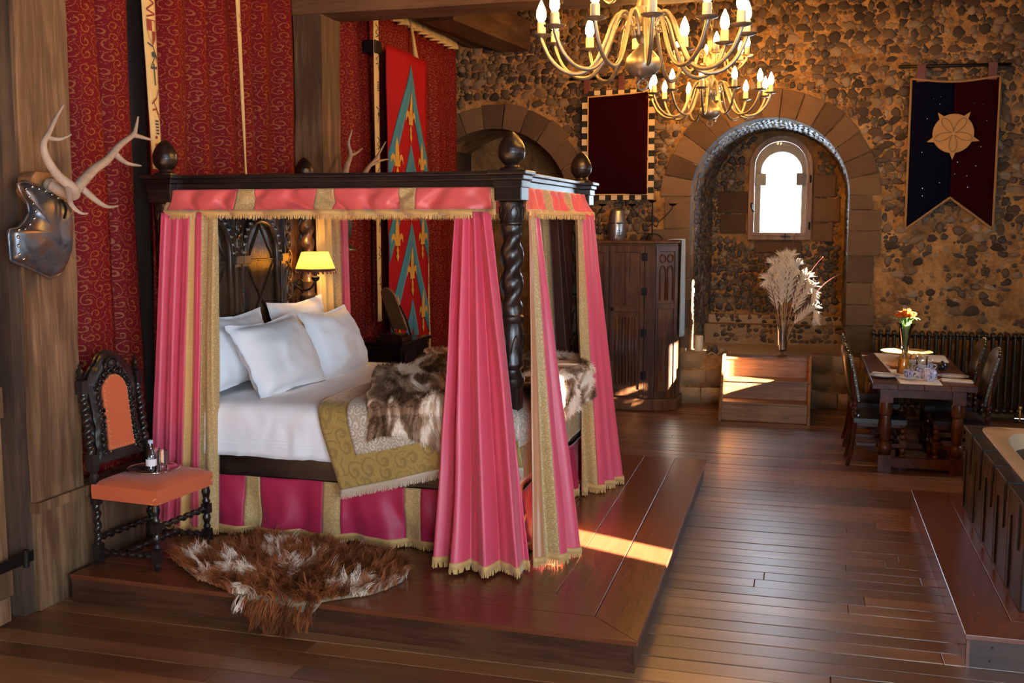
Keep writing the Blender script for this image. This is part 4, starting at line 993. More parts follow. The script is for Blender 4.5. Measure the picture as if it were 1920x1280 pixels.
# near foot corner, foot side: gold band, satin lining, rose silk
c2 = bed_curtain('rose silk bed curtain with gold satin lining on the foot side of the front post', (-1.5, 6.0, PL))
d = Drape([(-1.615,6.05,2.26),(-1.61,6.14,2.26),(-1.61,6.26,2.26)], [(-1.52,5.80,.205),(-1.46,5.84,.205),(-1.37,5.93,.205),(-1.30,6.08,.205)], 2.2, .010, .030, 43, irr=.6)
d.part('lining', 0, .28, 0, 1, 'gold_satin', c2, 60, 50); d.part('gold_band', .28, .48, 0, 1, 'gold_band', c2, 70, 50); d.part('cloth', .48, 1, 0, 1, 'pink_silk', c2, 50, 50); d.fringe(.0, 1, c2, 'gold_fringe', .035, .03, .008)
# far foot corner
c3 = bed_curtain('rose silk bed curtain with gold band at the far foot corner by the wardrobe', (-1.5, 7.8, PL))
d = Drape([(-1.62,7.40,2.26),(-1.60,7.66,2.26),(-1.60,7.90,2.26)], [(-1.60,7.52,.205),(-1.48,7.60,.205),(-1.38,7.98,.205)], 3.4, .014, .045, 45, irr=.8)
d.part('gold_band', 0, .26, 0, 1, 'gold_band', c3, 60, 50); d.part('cloth', .26, 1, 0, 1, 'pink_silk', c3, 50, 50); d.fringe(0, 1, c3, 'gold_fringe', .035, .03, .008)
c4_ = bed_curtain('far bed curtain turned to show its gold bands and brown lining', (-2.0, 7.97, PL))
d = Drape([(-2.10,7.95,2.30),(-1.78,7.97,2.30)], [(-2.0,7.95,.205),(-1.62,7.98,.205)], 3, .012, .03, 47)
d.part('gold_band', 0, .42, 0, 1, 'gold_band', c4_, 50, 40); d.part('lining', .42, 1, 0, 1, 'brown_lining', c4_, 50, 40); d.fringe(0, 1, c4_)
# near head corner
c5 = bed_curtain('rose silk bed curtain with wide gold band beside the velvet chair', (-3.8, 5.9, PL))
d = Drape([(-4.02,5.93,2.26),(-3.62,5.93,2.26)], [(-4.14,5.86,.205),(-3.85,5.82,.205),(-3.66,5.90,.205)], 4.5, .016, .035, 49, irr=.9)
d.part('cloth', 0, .52, 0, 1, 'pink_silk', c5, 50, 50); d.part('braid_edge', .52, .58, 0, 1, 'gold_fringe', c5, 80, 50); d.part('cloth', .58, .74, 0, 1, 'pink_silk', c5, 60, 50); d.part('gold_band', .74, 1, 0, 1, 'gold_band', c5, 60, 50); d.fringe(0, 1, c5)
# far head corner
c6 = bed_curtain('gold lined bed curtain glowing behind the sconce lamp', (-3.8, 7.9, PL))
d = Drape([(-3.86,7.78,2.36),(-3.80,8.02,2.36),(-3.74,8.12,2.36)], [(-3.86,7.78,.205),(-3.80,8.02,.205),(-3.72,8.16,.205)], 4, .014, .022, 51)
d.part('lining', 0, .58, 0, 1, 'gold_lining', c6, 50, 30); d.part('gold_band', .58, .84, 0, 1, 'gold_band', c6, 50, 30); d.part('cloth', .84, 1, 0, 1, 'pink_silk', c6, 60, 30)
# orange under-curtain at foot
uc = thing('bed_curtain', 'short orange satin cloth hanging under the bed foot', 'curtain', (-1.6, 6.3, PL), 0, 'rose silk curtains of the four poster')
d = Drape([(-1.60,6.42,.56),(-1.58,6.62,.56)], [(-1.56,6.44,.21),(-1.54,6.72,.21)], 1.5, .005, .02, 53); d.part('cloth', 0, 1, 0, 1, 'orange_satin', uc, 50, 14); d.fringe(0, 1, uc)
# ---- sconce on the headboard
lm = thing('wall_sconce', 'lit sconce with pleated yellow shade on the carved headboard', 'lamp', (-3.90, 7.60, 1.72))
lx, ly = -3.78, 7.61
MB().lathe([(.155,1.835),(.105,1.965)], 28, (lx, ly, 0), None, False).build('lamp_shade', 'lamp_shade', lm, smooth=True)
MB().lathe([(.158,1.832),(.160,1.826),(.158,1.815),(.155,1.812)], 28, (lx, ly, 0), None, False).build('shade_trim', 'brown_lining', lm)
for k in range(26):
    a = 2*PI*k/26; MB().lathe([(.002,-.02),(.007,-.014),(.007,-.006),(.002,0)], 5, (lx+.157*math.cos(a), ly+.157*math.sin(a), 1.812)).build('bead', 'red_leather', lm)
MB().lathe([(.005,1.84),(.026,1.86),(.028,1.89),(.012,1.93)], 12, (lx, ly, 0)).build('bulb', 'lamp_bulb', lm, smooth=True)
MB().lathe([(.012,1.73),(.03,1.745),(.034,1.765),(.014,1.775),(.014,1.84)], 12, (lx, ly, 0)).build('candle_cup', 'iron', lm, smooth=40)
MB().tube(spline([(-3.96,ly,1.70),(-3.90,ly,1.66),(-3.83,ly,1.67),(-3.78,ly,1.73)]), .009, 6).tube([(-3.90+.03*math.cos(k*.6)*(1-k*.05), ly-.04, 1.72+.03*math.sin(k*.6)*(1-k*.05)) for k in range(13)], .006, 5).build('scroll_bracket', 'iron', lm, smooth=True)
MB().lathe([(.04,0),(.035,.01)], 10, (-3.965, ly, 1.70), Matrix.Rotation(PI/2,3,'Y')).build('back_plate', 'iron', lm)
# ================================================================== CHAIR WITH TRAY
ch = thing('carved_chair', 'ebonised barley twist chair upholstered in orange velvet', 'chair', (-3.81, 5.41, PL), -.083)
def cb(b, name, mat, parent=ch, **k): return b.build(name, mat, parent, world=False, **k)
def Mx(p0, p1):   # matrix taking z axis to p0->p1
    d_ = (Vector(p1) - Vector(p0)); return d_.to_track_quat('Z', 'Y').to_matrix(), d_.length
def bobbin(b, p0, p1, r, n, seg=12):
    M, L = Mx(p0, p1); prof = []
    for i in range(n):
        for q in range(6):
            t_ = (i + q/6)/n; prof.append((r*(.55 + .45*math.sin(PI*q/6)**.8), t_*L))
    prof.append((r*.55, L)); b.lathe(prof, seg, p0, M)
def btwist(b, p0, p1, r, turns, amp=.30, n=1):
    M, L = Mx(p0, p1); bb = MB().twist(0, 0, 0, L, r, amp, turns, n, 14, int(turns*12)); b.add([tuple(M @ Vector(p) + Vector(p0)) for p in bb.v], bb.f)
HW, HD = .235, .215
for (x, y_) in ((HD, -HW), (HD, HW)):
    b = MB(); b.lathe([(.012,0),(.02,.01),(.024,.03),(.016,.045),(.022,.05)], 12, (x, y_, 0)).box(x-.024, x+.024, y_-.024, y_+.024, .05, .125)
    b.lathe([(.016,.125),(.024,.14),(.016,.16),(.022,.18),(.026,.20),(.016,.225)], 12, (x, y_, 0)).box(x-.024, x+.024, y_-.024, y_+.024, .225, .285)
    b.lathe([(.018,.285),(.026,.30),(.018,.32),(.024,.345),(.028,.365),(.020,.39),(.024,.41)], 12, (x, y_, 0)); cb(b, 'leg', 'ebony', smooth=35)
for y_ in (-HW, HW):
    b = MB().box(-HD-.024, -HD+.024, y_-.024, y_+.024, .0, .12).box(-HD-.024, -HD+.024, y_-.024, y_+.024, .36, .50)
    btwist(b, (-HD, y_, .12), (-HD, y_, .36), .020, 3.5); cb(b, 'leg', 'ebony', smooth=35)
    b = MB(); x0, x1 = -HD - .005, -HD - .085
    bx = lambda z: lerp(x0, x1, (z-.5)/.7)
    b.lathe([(.026,.50),(.032,.52),(.022,.545),(.028,.56)], 12, (bx(.53), y_, 0)); b.box(bx(.60)-.026, bx(.60)+.026, y_-.028, y_+.028, .56, .66)
    btwist(b, (bx(.66), y_, .66), (bx(1.02), y_, 1.02), .024, 5.5)
    b.box(bx(1.06)-.026, bx(1.06)+.026, y_-.028, y_+.028, 1.02, 1.10)
    b.lathe([(.018,1.10),(.028,1.115),(.014,1.13),(.024,1.145),(.018,1.165),(.008,1.175),(.012,1.185),(.002,1.20)], 10, (bx(1.15), y_, 0)); cb(b, 'back_post', 'ebony', smooth=35)
for a, c in (((HD,-HW,.255),(HD,HW,.255)), ((HD,-HW,.09),(-HD,-HW,.07)), ((HD,HW,.09),(-HD,HW,.07)), ((0,-HW,.09),(0,HW,.09)), ((-HD,-HW,.15),(-HD,HW,.15))):
    b = MB(); btwist(b, a, c, .017, 7); cb(b, 'stretcher', 'ebony', smooth=35)
def Pseat(u, v):
    a, b_ = 2*u-1, 2*v-1; k = max(abs(a), abs(b_)); return (.235*a + .012, .262*b_, .495 + .035*(1-a**4)*(1-b_**4) - (.0 if k < .97 else .01))
b = MB().grid(Pseat, 16, 16); r0 = []
per = [(i/16, 0) for i in range(16)] + [(1, i/16) for i in range(16)] + [(1-i/16, 1) for i in range(16)] + [(0, 1-i/16) for i in range(16)]
vs = [Pseat(*q) for q in per] + [(Pseat(*q)[0]*1.01, Pseat(*q)[1]*1.01, .455) for q in per] + [(Pseat(*q)[0], Pseat(*q)[1], .40) for q in per]
b.add(vs, [(l*64+i, (l+1)*64+i, (l+1)*64+(i+1) % 64, l*64+(i+1) % 64) for l in range(2) for i in range(64)] + [tuple(128+i for i in range(64))])
cb(b, 'seat_cushion', 'orange_velvet', smooth=60)
for (x, y_) in ((.24, -.262), (.245, .262)):
    for k in range(6):
        for q in ((x+.004, y_ - math.copysign(.008*k, y_)), (x - .008*k, y_ + math.copysign(.004, y_))): cb(MB().lathe([(.004,0),(.003,.003),(.001,.004)], 6, (q[0], q[1], .405 + (.006*(6-k) if k < 3 else 0)), Matrix.Rotation(PI/2, 3, 'Y')), 'nail', 'brass')
# carved back frame, leaning: local (y, z) plane at x = bx(z)
arch = [(-.115,.66)] + [(-.105 + .0*k, .72 + .28*k/4) for k in range(5)] + [(-.105*math.cos(PI*k/12), 1.0 + .105*math.sin(PI*k/12)*1.05) for k in range(1, 12)] + [(.105, 1.0 - .28*k/4) for k in range(5)] + [(.115,.66)]
cb(MB().prism(arch, lambda y_, z, d_: (bx(z) + .012 + d_, y_, z), 0, .022), 'back_pad', 'orange_velvet', bevel=.008)
b = MB(); outl = [(-.205,.60),(-.20,.70),(-.185,.80),(-.19,.92),(-.205,1.02),(-.20,1.10),(-.16,1.15),(-.12,1.18),(-.07,1.235),(0,1.255),(.07,1.235),(.12,1.18),(.16,1.15),(.20,1.10),(.205,1.02),(.19,.92),(.185,.80),(.20,.70),(.205,.60)]
inn = [(-.118,.655)] + arch[1:-1] + [(.118,.655)]
fo, _ = polyf([(0, p[0], p[1]) for p in outl]); fi, _ = polyf([(0, p[0], p[1]) for p in inn])
def Pb(u, v, dd):
    p = fo(u).lerp(fi(u), v); z = p.z; return (bx(z) + dd + .008*nz(p.y*40, z*40, 2) + .012*math.sin(v*PI), p.y, z)
b.grid(lambda u, v: Pb(u, v, .012), 70, 8); b.grid(lambda u, v: Pb(1-u, v, -.02), 70, 8); cb(b, 'carved_back_frame', 'ebony', smooth=True)
cb(MB().box(bx(.63)-.02, bx(.63)+.015, -.21, .21, .585, .66), 'back_rail', 'ebony', bevel=.01)
for k in range(26):
    q = fi(k/25); s_ = q.y/.118
    for r_ in (.026,): 
        c_ = (bx(q.z) + .03, q.y*1.28, q.z + (.02 if q.z > 1.0 else 0)); cb(MB().tube([(c_[0]+.004*math.sin(j), c_[1] + r_*(1-j/9)*math.cos(j*.9 + k), c_[2] + r_*(1-j/9)*math.sin(j*.9 + k)) for j in range(8)], .0065, 5), 'carved_leaf', 'ebony', smooth=True)
cb(MB().tube([(bx(1.17)+.03, .055*math.cos(k*PI/8), 1.165 + .05*math.sin(k*PI/8)) for k in range(16)], .009, 6, True).lathe([(.04,0),(.035,.015),(.01,.022)], 10, (bx(1.17)+.018, 0, 1.165), Matrix.Rotation(PI/2,3,'Y')), 'crest_medallion', 'ebony', smooth=40)
for k in range(34):
    q = polyf([(0, p[0]*.93, p[1]) for p in inn])[0](k/33); cb(MB().lathe([(.0045,0),(.003,.004)], 6, (bx(q.z) + .035, q.y, q.z - (.006 if q.z > 1 else 0)), Matrix.Rotation(PI/2,3,'Y')), 'nail', 'brass')
for q in range(9): cb(MB().lathe([(.0045,0),(.003,.004)], 6, (bx(.675)+.035, -.09 + .0225*q, .675), Matrix.Rotation(PI/2,3,'Y')), 'nail', 'brass')
SZ = PL + .533
tr = thing('serving_tray', 'round silver tray on the velvet chair seat', 'tray', (-3.80, 5.42, SZ))
MB().lathe([(.001,0),(.125,0),(.135,.004),(.155,.010),(.158,.014),(.154,.013),(.134,.008),(.124,.004),(.001,.004)], 40, (-3.80, 5.42, SZ), None, False).build('dish', 'silver', tr, smooth=40)
MB().tube([(-3.80+.157*math.cos(k*PI/24), 5.42+.157*math.sin(k*PI/24), SZ+.013) for k in range(48)], .004, 6, True).build('rolled_rim', 'silver', tr, smooth=True)
bo = thing('water_bottle', 'small clear glass water bottle on the tray', 'bottle', (-3.78, 5.37, SZ+.005))
MB().lathe([(.028,0),(.031,.008),(.031,.085),(.028,.105),(.014,.135),(.012,.165),(.014,.168),(.014,.175)], 20, (-3.78, 5.37, SZ+.005)).build('glass_body', 'clear_glass', bo, smooth=40)
MB().lathe([(.0315,.035),(.0318,.036),(.0318,.075),(.0315,.076)], 20, (-3.78, 5.37, SZ+.005), None, False).build('paper_label', 'label_paper', bo, smooth=True)
MB().lathe([(.0145,.17),(.0155,.172),(.0155,.188),(.014,.19)], 16, (-3.78, 5.37, SZ+.005)).build('screw_cap', 'cap_blue', bo, smooth=40)
for (x, y_, l_) in ((-3.74, 5.43, 'plain tall drinking glass on the tray, nearer the seat front'), (-3.81, 5.46, 'plain tall drinking glass on the tray, behind the bottle')):
    g = MB().lathe([(.001,.006),(.026,.006),(.029,.115),(.0305,.115),(.0275,0),(.001,0)], 20, (x, y_, SZ+.005), None, False).build('drinking_glass', 'clear_glass', smooth=40); tag(g, l_, 'glass', 'glasses on the tray')
# ================================================================== SHEEPSKIN
rg = thing('sheepskin_rug', 'shaggy brown and white sheepskin draped over the dais edge', 'rug', (-2.85, 5.3, PL))
RC = Vector((-2.86, 5.36)); NRIM = 16
rim = [(.70,0),(.66,.22),(.40,.36),(.16,.34),(.02,.44),(-.22,.42),(-.48,.50),(-.56,.34),(-.62,.14),(-.78,.02),(-.60,-.16),(-.40,-.30),(-.24,-.36),(-.02,-.50),(.20,-.62),(.36,-.52),(.42,-.40),(.62,-.24)]
rimf, _ = polyf([(x, y_, 0) for x, y_ in rim + [rim[0]]])
def Prug(u, r):
    q = rimf(u); x = RC.x + q.x*r; y_ = RC.y + q.y*r; e = 4.965 - .025*(x + 4.12) - .008; z = PL + .012 + .008*nz(x*5, y_*5)
    if y_ < e: z -= (e - y_); y_ = e - .012
    return Vector((x, y_, z))
MB().grid(lambda u, v: Prug(u, max(v, .01)), 60, 14, lambda u, v: (Prug(u, v).x, Prug(u, v).y - Prug(u,v).z)).build('hide', 'fur_skin', rg, smooth=True, solid=.012)
roots = []
for i in range(2100):
    u, r = R.random(), math.sqrt(R.random())*1.0; p = Prug(u, r); q = rimf(u); hang = p.z < PL - .002
    o_ = Vector((q.x, q.y, 0)).normalized(); sw = Vector((R.uniform(-1,1), R.uniform(-1,1), 0))*.9
    nr_ = Vector((0,-1,0)) if hang else Vector((0,0,1))
    tip = (nr_*R.uniform(.3,.7) + o_*.55 + sw*.7 + (Vector((0,0,-1.0)) if hang else Vector((0,-.12,0)))).normalized(); L = R.uniform(.07,.125); cu = (p.x*1.0 + 3, p.y - p.z)
    tgt = p + tip*L
    for k in range(13):
        a = p + Vector((R.uniform(-.025,.025), 0 if hang else R.uniform(-.025,.025), R.uniform(-.02,.02) if hang else 0)); d_ = (tgt + Vector((R.uniform(-.012,.012),R.uniform(-.012,.012),R.uniform(-.012,.012))) - a); l2 = d_.length; d_.normalize()
        roots.append((a, (d_*.6 + nr_*.8).normalized(), (d_*1.2 - nr_*.45 + Vector((0,0,-.25))).normalized(), l2*R.uniform(.85,1.15), cu))
tag(hair_mesh('wool', rg, 'sheepskin', roots, .0024, 4), kind='stuff')
# ================================================================== ARMOUR AND ANTLERS ON THE POSTS
def plate(name, parent, outline, cx, cz, x0, bulge, mat, ridge=None):
    b = MB(); n = len(outline); K = 8; vs = [(x0 + bulge, cx, cz)]; f_, _ = polyf([(0, a, c) for a, c in outline + [outline[0]]]); n = 72
    for k in range(1, K+1):
        r = k/K
        for i in range(n):
            q = f_(i/n); y_ = lerp(cx, q.y, r); z = lerp(cz, q.z, r); h = bulge*math.sqrt(max(0, 1 - r**2.4))
            if ridge is not None: h += .03*max(0, 1 - abs(y_-ridge)/.07)*(1-r**4)
            vs.append((x0 + h, y_, z))
    fs = [(0, 1+i, 1+(i+1) % n) for i in range(n)] + [(1+(k-1)*n+i, 1+k*n+i, 1+k*n+(i+1) % n, 1+(k-1)*n+(i+1) % n) for k in range(1, K) for i in range(n)]
    b.add(vs, fs); o = b.build(name, mat, parent, smooth=True, solid=.006)
    e = MB().tube([(x0+.004, f_(i/n).y, f_(i/n).z) for i in range(n)], .010, 6, True).build('rolled_edge', mat, parent, smooth=True); return f_
br = thing('breastplate', 'dark steel breastplate with a studded edge hung on the oak post', 'armour', (-4.0, 4.85, 2.1))
ol = [(4.67,2.40),(4.72,2.415),(4.84,2.39),(4.95,2.35),(5.05,2.31),(5.065,2.19),(5.04,2.04),(4.96,1.91),(4.88,1.89),(4.78,1.935),(4.68,1.97),(4.59,2.00),(4.585,2.16),(4.65,2.165),(4.70,2.20),(4.745,2.25),(4.74,2.30),(4.70,2.345)]
f_ = plate('plate', br, ol, 4.86, 2.14, -4.04, .075, 'breast_steel', 4.98)
for a, c, n in ((0.0, .26, 9), (.68, 1.0, 12)):
    for k in range(n):
        q = f_(lerp(a, c, k/(n-1))); y_ = lerp(4.86, q.y, .90); z = lerp(2.14, q.z, .90); MB().lathe([(.010,0),(.008,.006),(.003,.009)], 8, (-4.04 + .075*math.sqrt(1-.9**2.4) + .004, y_, z), Matrix.Rotation(PI/2,3,'Y')).build('stud', 'stud_steel', br, smooth=True)
MB().tube(spline([(-3.97,4.93,2.32),(-3.945,4.925,2.27),(-3.94,4.90,2.22)]), .008, 5).build('strap', 'iron', br)
MB().lathe([(.02,0),(.02,.10)], 8, (-4.16, 4.86, 2.20), Matrix.Rotation(PI/2,3,'Y')).build('hanger', 'iron', br)
def antlers(label, loc, beams, tines, plaque, parent_x):
    t_ = thing('antler_mount', label, 'antlers', loc)
    MB().prism(plaque, lambda y_, z, d_: (parent_x + d_, y_, z), -.06, .03).build('plaque', 'plaque_wood', t_, bevel=.006)
    for pts, r0, r1 in beams:
        s_ = spline(pts, 7); n = len(s_); MB().tube(s_, [1.35*lerp(r0, r1, (i/(n-1))**1.3) for i in range(n)], 9).build('antler', 'antler', t_, smooth=True)
    for pts, r0, r1 in tines:
        s_ = spline(pts, 6); n = len(s_); MB().tube(s_, [1.35*lerp(r0, r1, i/(n-1)) for i in range(n)], 8).build('tine', 'antler', t_, smooth=True)
    return t_
an = antlers('pale stag antlers on a wooden plaque above the breastplate', (-4.06, 4.9, 2.4),
  [([(-4.0,4.88,2.40),(-3.88,4.90,2.345),(-3.84,4.86,2.38),(-3.88,4.79,2.45),(-3.90,4.735,2.54),(-3.90,4.72,2.61),(-3.90,4.765,2.67),(-3.90,4.83,2.76),(-3.90,4.89,2.83)], .024, .004),
   ([(-4.0,4.93,2.40),(-3.87,4.90,2.375),(-3.85,4.95,2.42),(-3.85,5.05,2.49),(-3.85,5.17,2.55),(-3.85,5.29,2.64),(-3.85,5.42,2.71),(-3.85,5.45,2.755),(-3.85,5.475,2.82)], .026, .004)],
  [([(-3.90,4.745,2.645),(-3.88,4.82,2.64),(-3.86,4.89,2.67)], .012, .003), ([(-3.86,4.84,2.40),(-3.79,4.77,2.30),(-3.75,4.79,2.25),(-3.74,4.84,2.245)], .014, .003),
   ([(-3.85,5.42,2.71),(-3.84,5.50,2.70),(-3.83,5.585,2.69)], .013, .003), ([(-3.85,5.24,2.59),(-3.83,5.32,2.54),(-3.81,5.43,2.53)], .015, .003), ([(-3.86,4.93,2.40),(-3.80,4.99,2.32),(-3.78,5.06,2.285),(-3.77,5.14,2.29)], .016, .003)],
  [(4.78,2.36),(4.80,2.44),(4.84,2.475),(4.94,2.475),(4.99,2.44),(5.01,2.36),(4.95,2.30),(4.84,2.30)], -4.085)
MB().lathe([(.03,0),(.045,.03),(.04,.07),(.015,.09)], 10, (-4.05, 4.90, 2.40), Matrix.Rotation(PI/2,3,'Y')).build('skull_plate', 'antler', an, smooth=True)
antlers('stag antlers rising behind the bed canopy on the rear oak post', (-4.06, 8.75, 2.6),
  [([(-4.04,8.70,2.55),(-3.97,8.60,2.60),(-3.97,8.66,2.70),(-3.98,8.76,2.80),(-3.98,8.72,2.90),(-3.97,8.78,3.02)], .024, .004), ([(-4.04,8.80,2.55),(-3.97,8.95,2.60),(-3.97,9.12,2.70),(-3.97,9.31,2.80),(-3.97,9.55,2.97)], .024, .004)],
  [([(-3.98,8.75,2.79),(-3.97,8.86,2.82),(-3.96,8.98,2.87)], .014, .003), ([(-3.97,9.15,2.72),(-3.95,9.38,2.78),(-3.95,9.58,2.805)], .014, .003)],
  [(8.62,2.40),(8.62,2.52),(8.70,2.57),(8.80,2.57),(8.86,2.52),(8.86,2.40)], -4.08)
b2 = thing('breastplate', 'grey steel armour piece half hidden behind the bed curtain', 'armour', (-4.0, 8.6, 2.0))
plate('plate', b2, [(8.42,2.46),(8.60,2.52),(8.76,2.46),(8.78,2.2),(8.74,2.02),(8.60,1.99),(8.45,2.02),(8.42,2.2)], 8.6, 2.24, -4.06, .13, 'steel_helm')
MB().grid(lambda u, v: (-4.06 + lerp(.06,.17,v)*math.sin(PI*u)**.6, lerp(8.42, 8.82, u), 2.02 - .07*v), 14, 3).build('flared_skirt', 'breast_steel', b2, smooth=True, solid=.005)
MB().lathe([(.02,0),(.02,.05)], 8, (-4.10, 8.6, 2.25), Matrix.Rotation(PI/2,3,'Y')).build('hanger', 'iron', b2)
# ================================================================== CHEST WITH MIRROR
cs = thing('bedside_chest', 'black carved oak chest beyond the bed head', 'chest', (-3.95, 9.63, 0))
MB().box(-4.20, -3.72, 9.27, 9.99, .06, 1.02).build('carcass', 'chest_wood', cs, bevel=.006)
MB().box(-4.22, -3.69, 9.24, 10.02, 1.02, 1.055).build('top', 'chest_wood', cs, bevel=.008)
for (a, c) in ((9.30, 9.62), (9.65, 9.96)):
    for (z0, z1) in ((.12,.5),(.55,.97)):
        p = MB().box(-3.725, -3.70, a, c, z0, z1).build('drawer', 'chest_wood', cs, bevel=.006)
        for k in range(6): MB().tube([(-3.698, lerp(a,c,(k+.5)/6) + .022*math.cos(j*PI/4), (z0+z1)/2 + .10*math.sin(j*PI/4)) for j in range(8)], .007, 5, True).build('carving', 'chest_wood', p)
for (x, y_) in ((-4.17,9.31),(-4.17,9.95),(-3.75,9.31),(-3.75,9.95)): MB().lathe([(.03,0),(.035,.03),(.025,.06)], 10, (x, y_, 0)).build('foot', 'chest_wood', cs)
mr = thing('dressing_mirror', 'tilted arched swing mirror on the black chest', 'mirror', (-3.86, 9.42, 1.055))
MB().box(-4.0, -3.72, 9.30, 9.56, 1.055, 1.10).box(-3.97, -3.75, 9.33, 9.53, 1.10, 1.125).build('base', 'chair_oak', mr, bevel=.006)
Mm = Matrix.Translation((-3.86, 9.43, 1.36)) @ Matrix.Rotation(math.radians(62), 4, 'Z') @ Matrix.Rotation(math.radians(-24), 4, 'Y')
def mo(w_, h0, h1, n=12): return [(-w_, -h0)] + [(-w_*math.cos(PI*k/n), h1 + w_*math.sin(PI*k/n)) for k in range(n+1)] + [(w_, -h0)]
tm = lambda a, c, d_: tuple(Mm @ Vector((d_, a, c)))
MB().prism(mo(.105,.22,.13), tm, -.012, .012).build('frame', 'plaque_wood', mr, bevel=.005)
MB().prism(mo(.078,.19,.13), tm, .0125, .015).build('looking_glass', 'mirror_glass', mr)
for s in (-1, 1): MB().tube(spline([tm(s*.12, -.27, 0), tm(s*.135, -.12, 0), tm(s*.125, .0, 0), tm(s*.12, .05, 0)]), .010, 6).build('support', 'chair_oak', mr, smooth=True)
# ================================================================== BANNERS ON THE FLINT WALL
b1 = thing('velvet_banner', 'dark maroon velvet banner edged in black and cream checks', 'banner', (-2.25, 12.68, 2.45))
def wave1(x, z): return 12.63 + .012*math.sin(x*7) + .008*nz(x*3, z*3)
x0, x1, z0, z1 = -2.62, -1.89, 2.53, 3.70; sagz = lambda x: -.05*(1 - ((x+2.25)/.36)**2) if abs(x+2.25) < .36 else 0
MB().grid(lambda u, v: (lerp(x0,x1,u), wave1(lerp(x0,x1,u), lerp(z0,z1,v)), lerp(z0, z1 + .5*sagz(lerp(x0,x1,u)) + .04*u, v)), 16, 20).build('field', 'velvet_maroon', b1, smooth=True, solid=.012)
cw = .075
def chk(xa, xb, za, zb, k): MB().box(xa, xb, 12.625, 12.637, za, zb).build('check', 'check_cream' if k % 2 else 'check_black', b1)
n = 17
for k in range(n):
    za, zb = lerp(z0-.06, z1, k/n), lerp(z0-.06, z1, (k+1)/n)
    chk(x0-cw, x0, za, zb, k); chk(x1, x1+cw, za, zb, k+1)
for k in range(10):
    xa, xb = lerp(x0, x1, k/10), lerp(x0, x1, (k+1)/10); chk(xa, xb, z0-.065, z0, k+1); chk(xa, xb, z1+.01, z1+.065, k)
for (pa, pb) in (((x0,z0),(x1,z0)), ((x0,z0),(x0,z1)), ((x1,z0),(x1,z1+.03)), ((x0,z1-.01),(x1,z1+.03))):
    n_ = 26; MB().tube([(lerp(pa[0],pb[0],k/n_), 12.618 + .004*(k % 2), lerp(pa[1],pb[1],k/n_)) for k in range(n_+1)], .007, 5).build('cord', 'gold_fringe', b1)
for x in (x0-.02, -2.22): MB().box(x-.035, x+.035, 12.63, 12.66, z1+.03, 3.93).build('hanging_strap', 'red_leather', b1, bevel=.004)
MB().tube([(-2.86, 12.655, 3.915), (-1.70, 12.655, 3.915)], .018, 8).build('rod', 'iron', b1, smooth=True)
b3 = thing('rose_banner', 'swallowtail blue and wine velvet banner with tan heraldic rose', 'banner', (1.48, 12.68, 2.1))
xm, xa_, xb_ = 1.485, 1.03, 1.94
def Prose(u, v):
    x = lerp(xa_, xb_, u); zt = 3.78 - .045*math.sin(PI*u); zb = lerp(2.12, 2.47, 1 - abs(2*u-1)); return (x, 12.66 - .01*math.sin(u*9) + .007*nz(x*4, v*4), lerp(zt, zb, v))
MB().grid(lambda u, v: Prose(u*.5, v), 10, 24).build('blue_field', 'velvet_navy', b3, smooth=True, solid=.012); MB().grid(lambda u, v: Prose(.5+u*.5, v), 10, 24).build('wine_field', 'velvet_wine', b3, smooth=True, solid=.012)
for nm, pts in (('edging', [Prose(u/20, 0) for u in range(21)]), ('edging', [Prose(0, v/20) for v in range(21)]), ('edging', [Prose(1, v/20) for v in range(21)]), ('edging', [Prose(u/40, 1) for u in range(41)])):
    MB().tube([(p[0], p[1]-.008 - .003*(k % 2), p[2]) for k, p in enumerate(pts)], .014, 6).build(nm, 'tan_edge', b3, smooth=True)
rc = (xm, 12.625, 3.17)
MB().lathe([(.215,0),(.21,.012),(.0,.018)], 36, rc, Matrix.Rotation(PI/2,3,'X')).build('rose_disc', 'rose_tan', b3, smooth=40)
for k in range(5):
    a = -PI/2 + k*2*PI/5; q = lambda r, t: (rc[0] + r*math.cos(a+t), rc[2] + r*math.sin(a+t)); MB().prism([q(.20,-.17), q(.285,0), q(.20,.17)], lambda x, z, d_: (x, d_, z), 12.618, 12.630).build('rose_point', 'rose_tan', b3)
    MB().tube([(q(.20*math.sin(PI*j/10)*.9+.02, -.55+.11*j)[0], 12.603, q(.20*math.sin(PI*j/10)*.9+.02, -.55+.11*j)[1]) for j in range(11)], .004, 4).build('petal_line', 'tan_edge', b3)
for k in range(26):
    u, v = R.uniform(.08,.92), R.uniform(.06,.85); p = Prose(u, v)
    if (p[0]-rc[0])**2 + (p[2]-rc[2])**2 > .3**2: MB().lathe([(.007,0),(.003,.006)], 6, (p[0], p[1]-.008, p[2]), Matrix.Rotation(PI/2,3,'X')).build('stud', 'stud_steel', b3)
for x in (1.13, 1.86): MB().box(x-.045, x+.045, 12.64, 12.675, 3.74, 3.93).build('hanging_strap', 'red_leather', b3, bevel=.004)
MB().tube([(.89, 12.665, 3.915), (2.04, 12.665, 3.90)], .018, 8).build('rod', 'iron', b3, smooth=True)
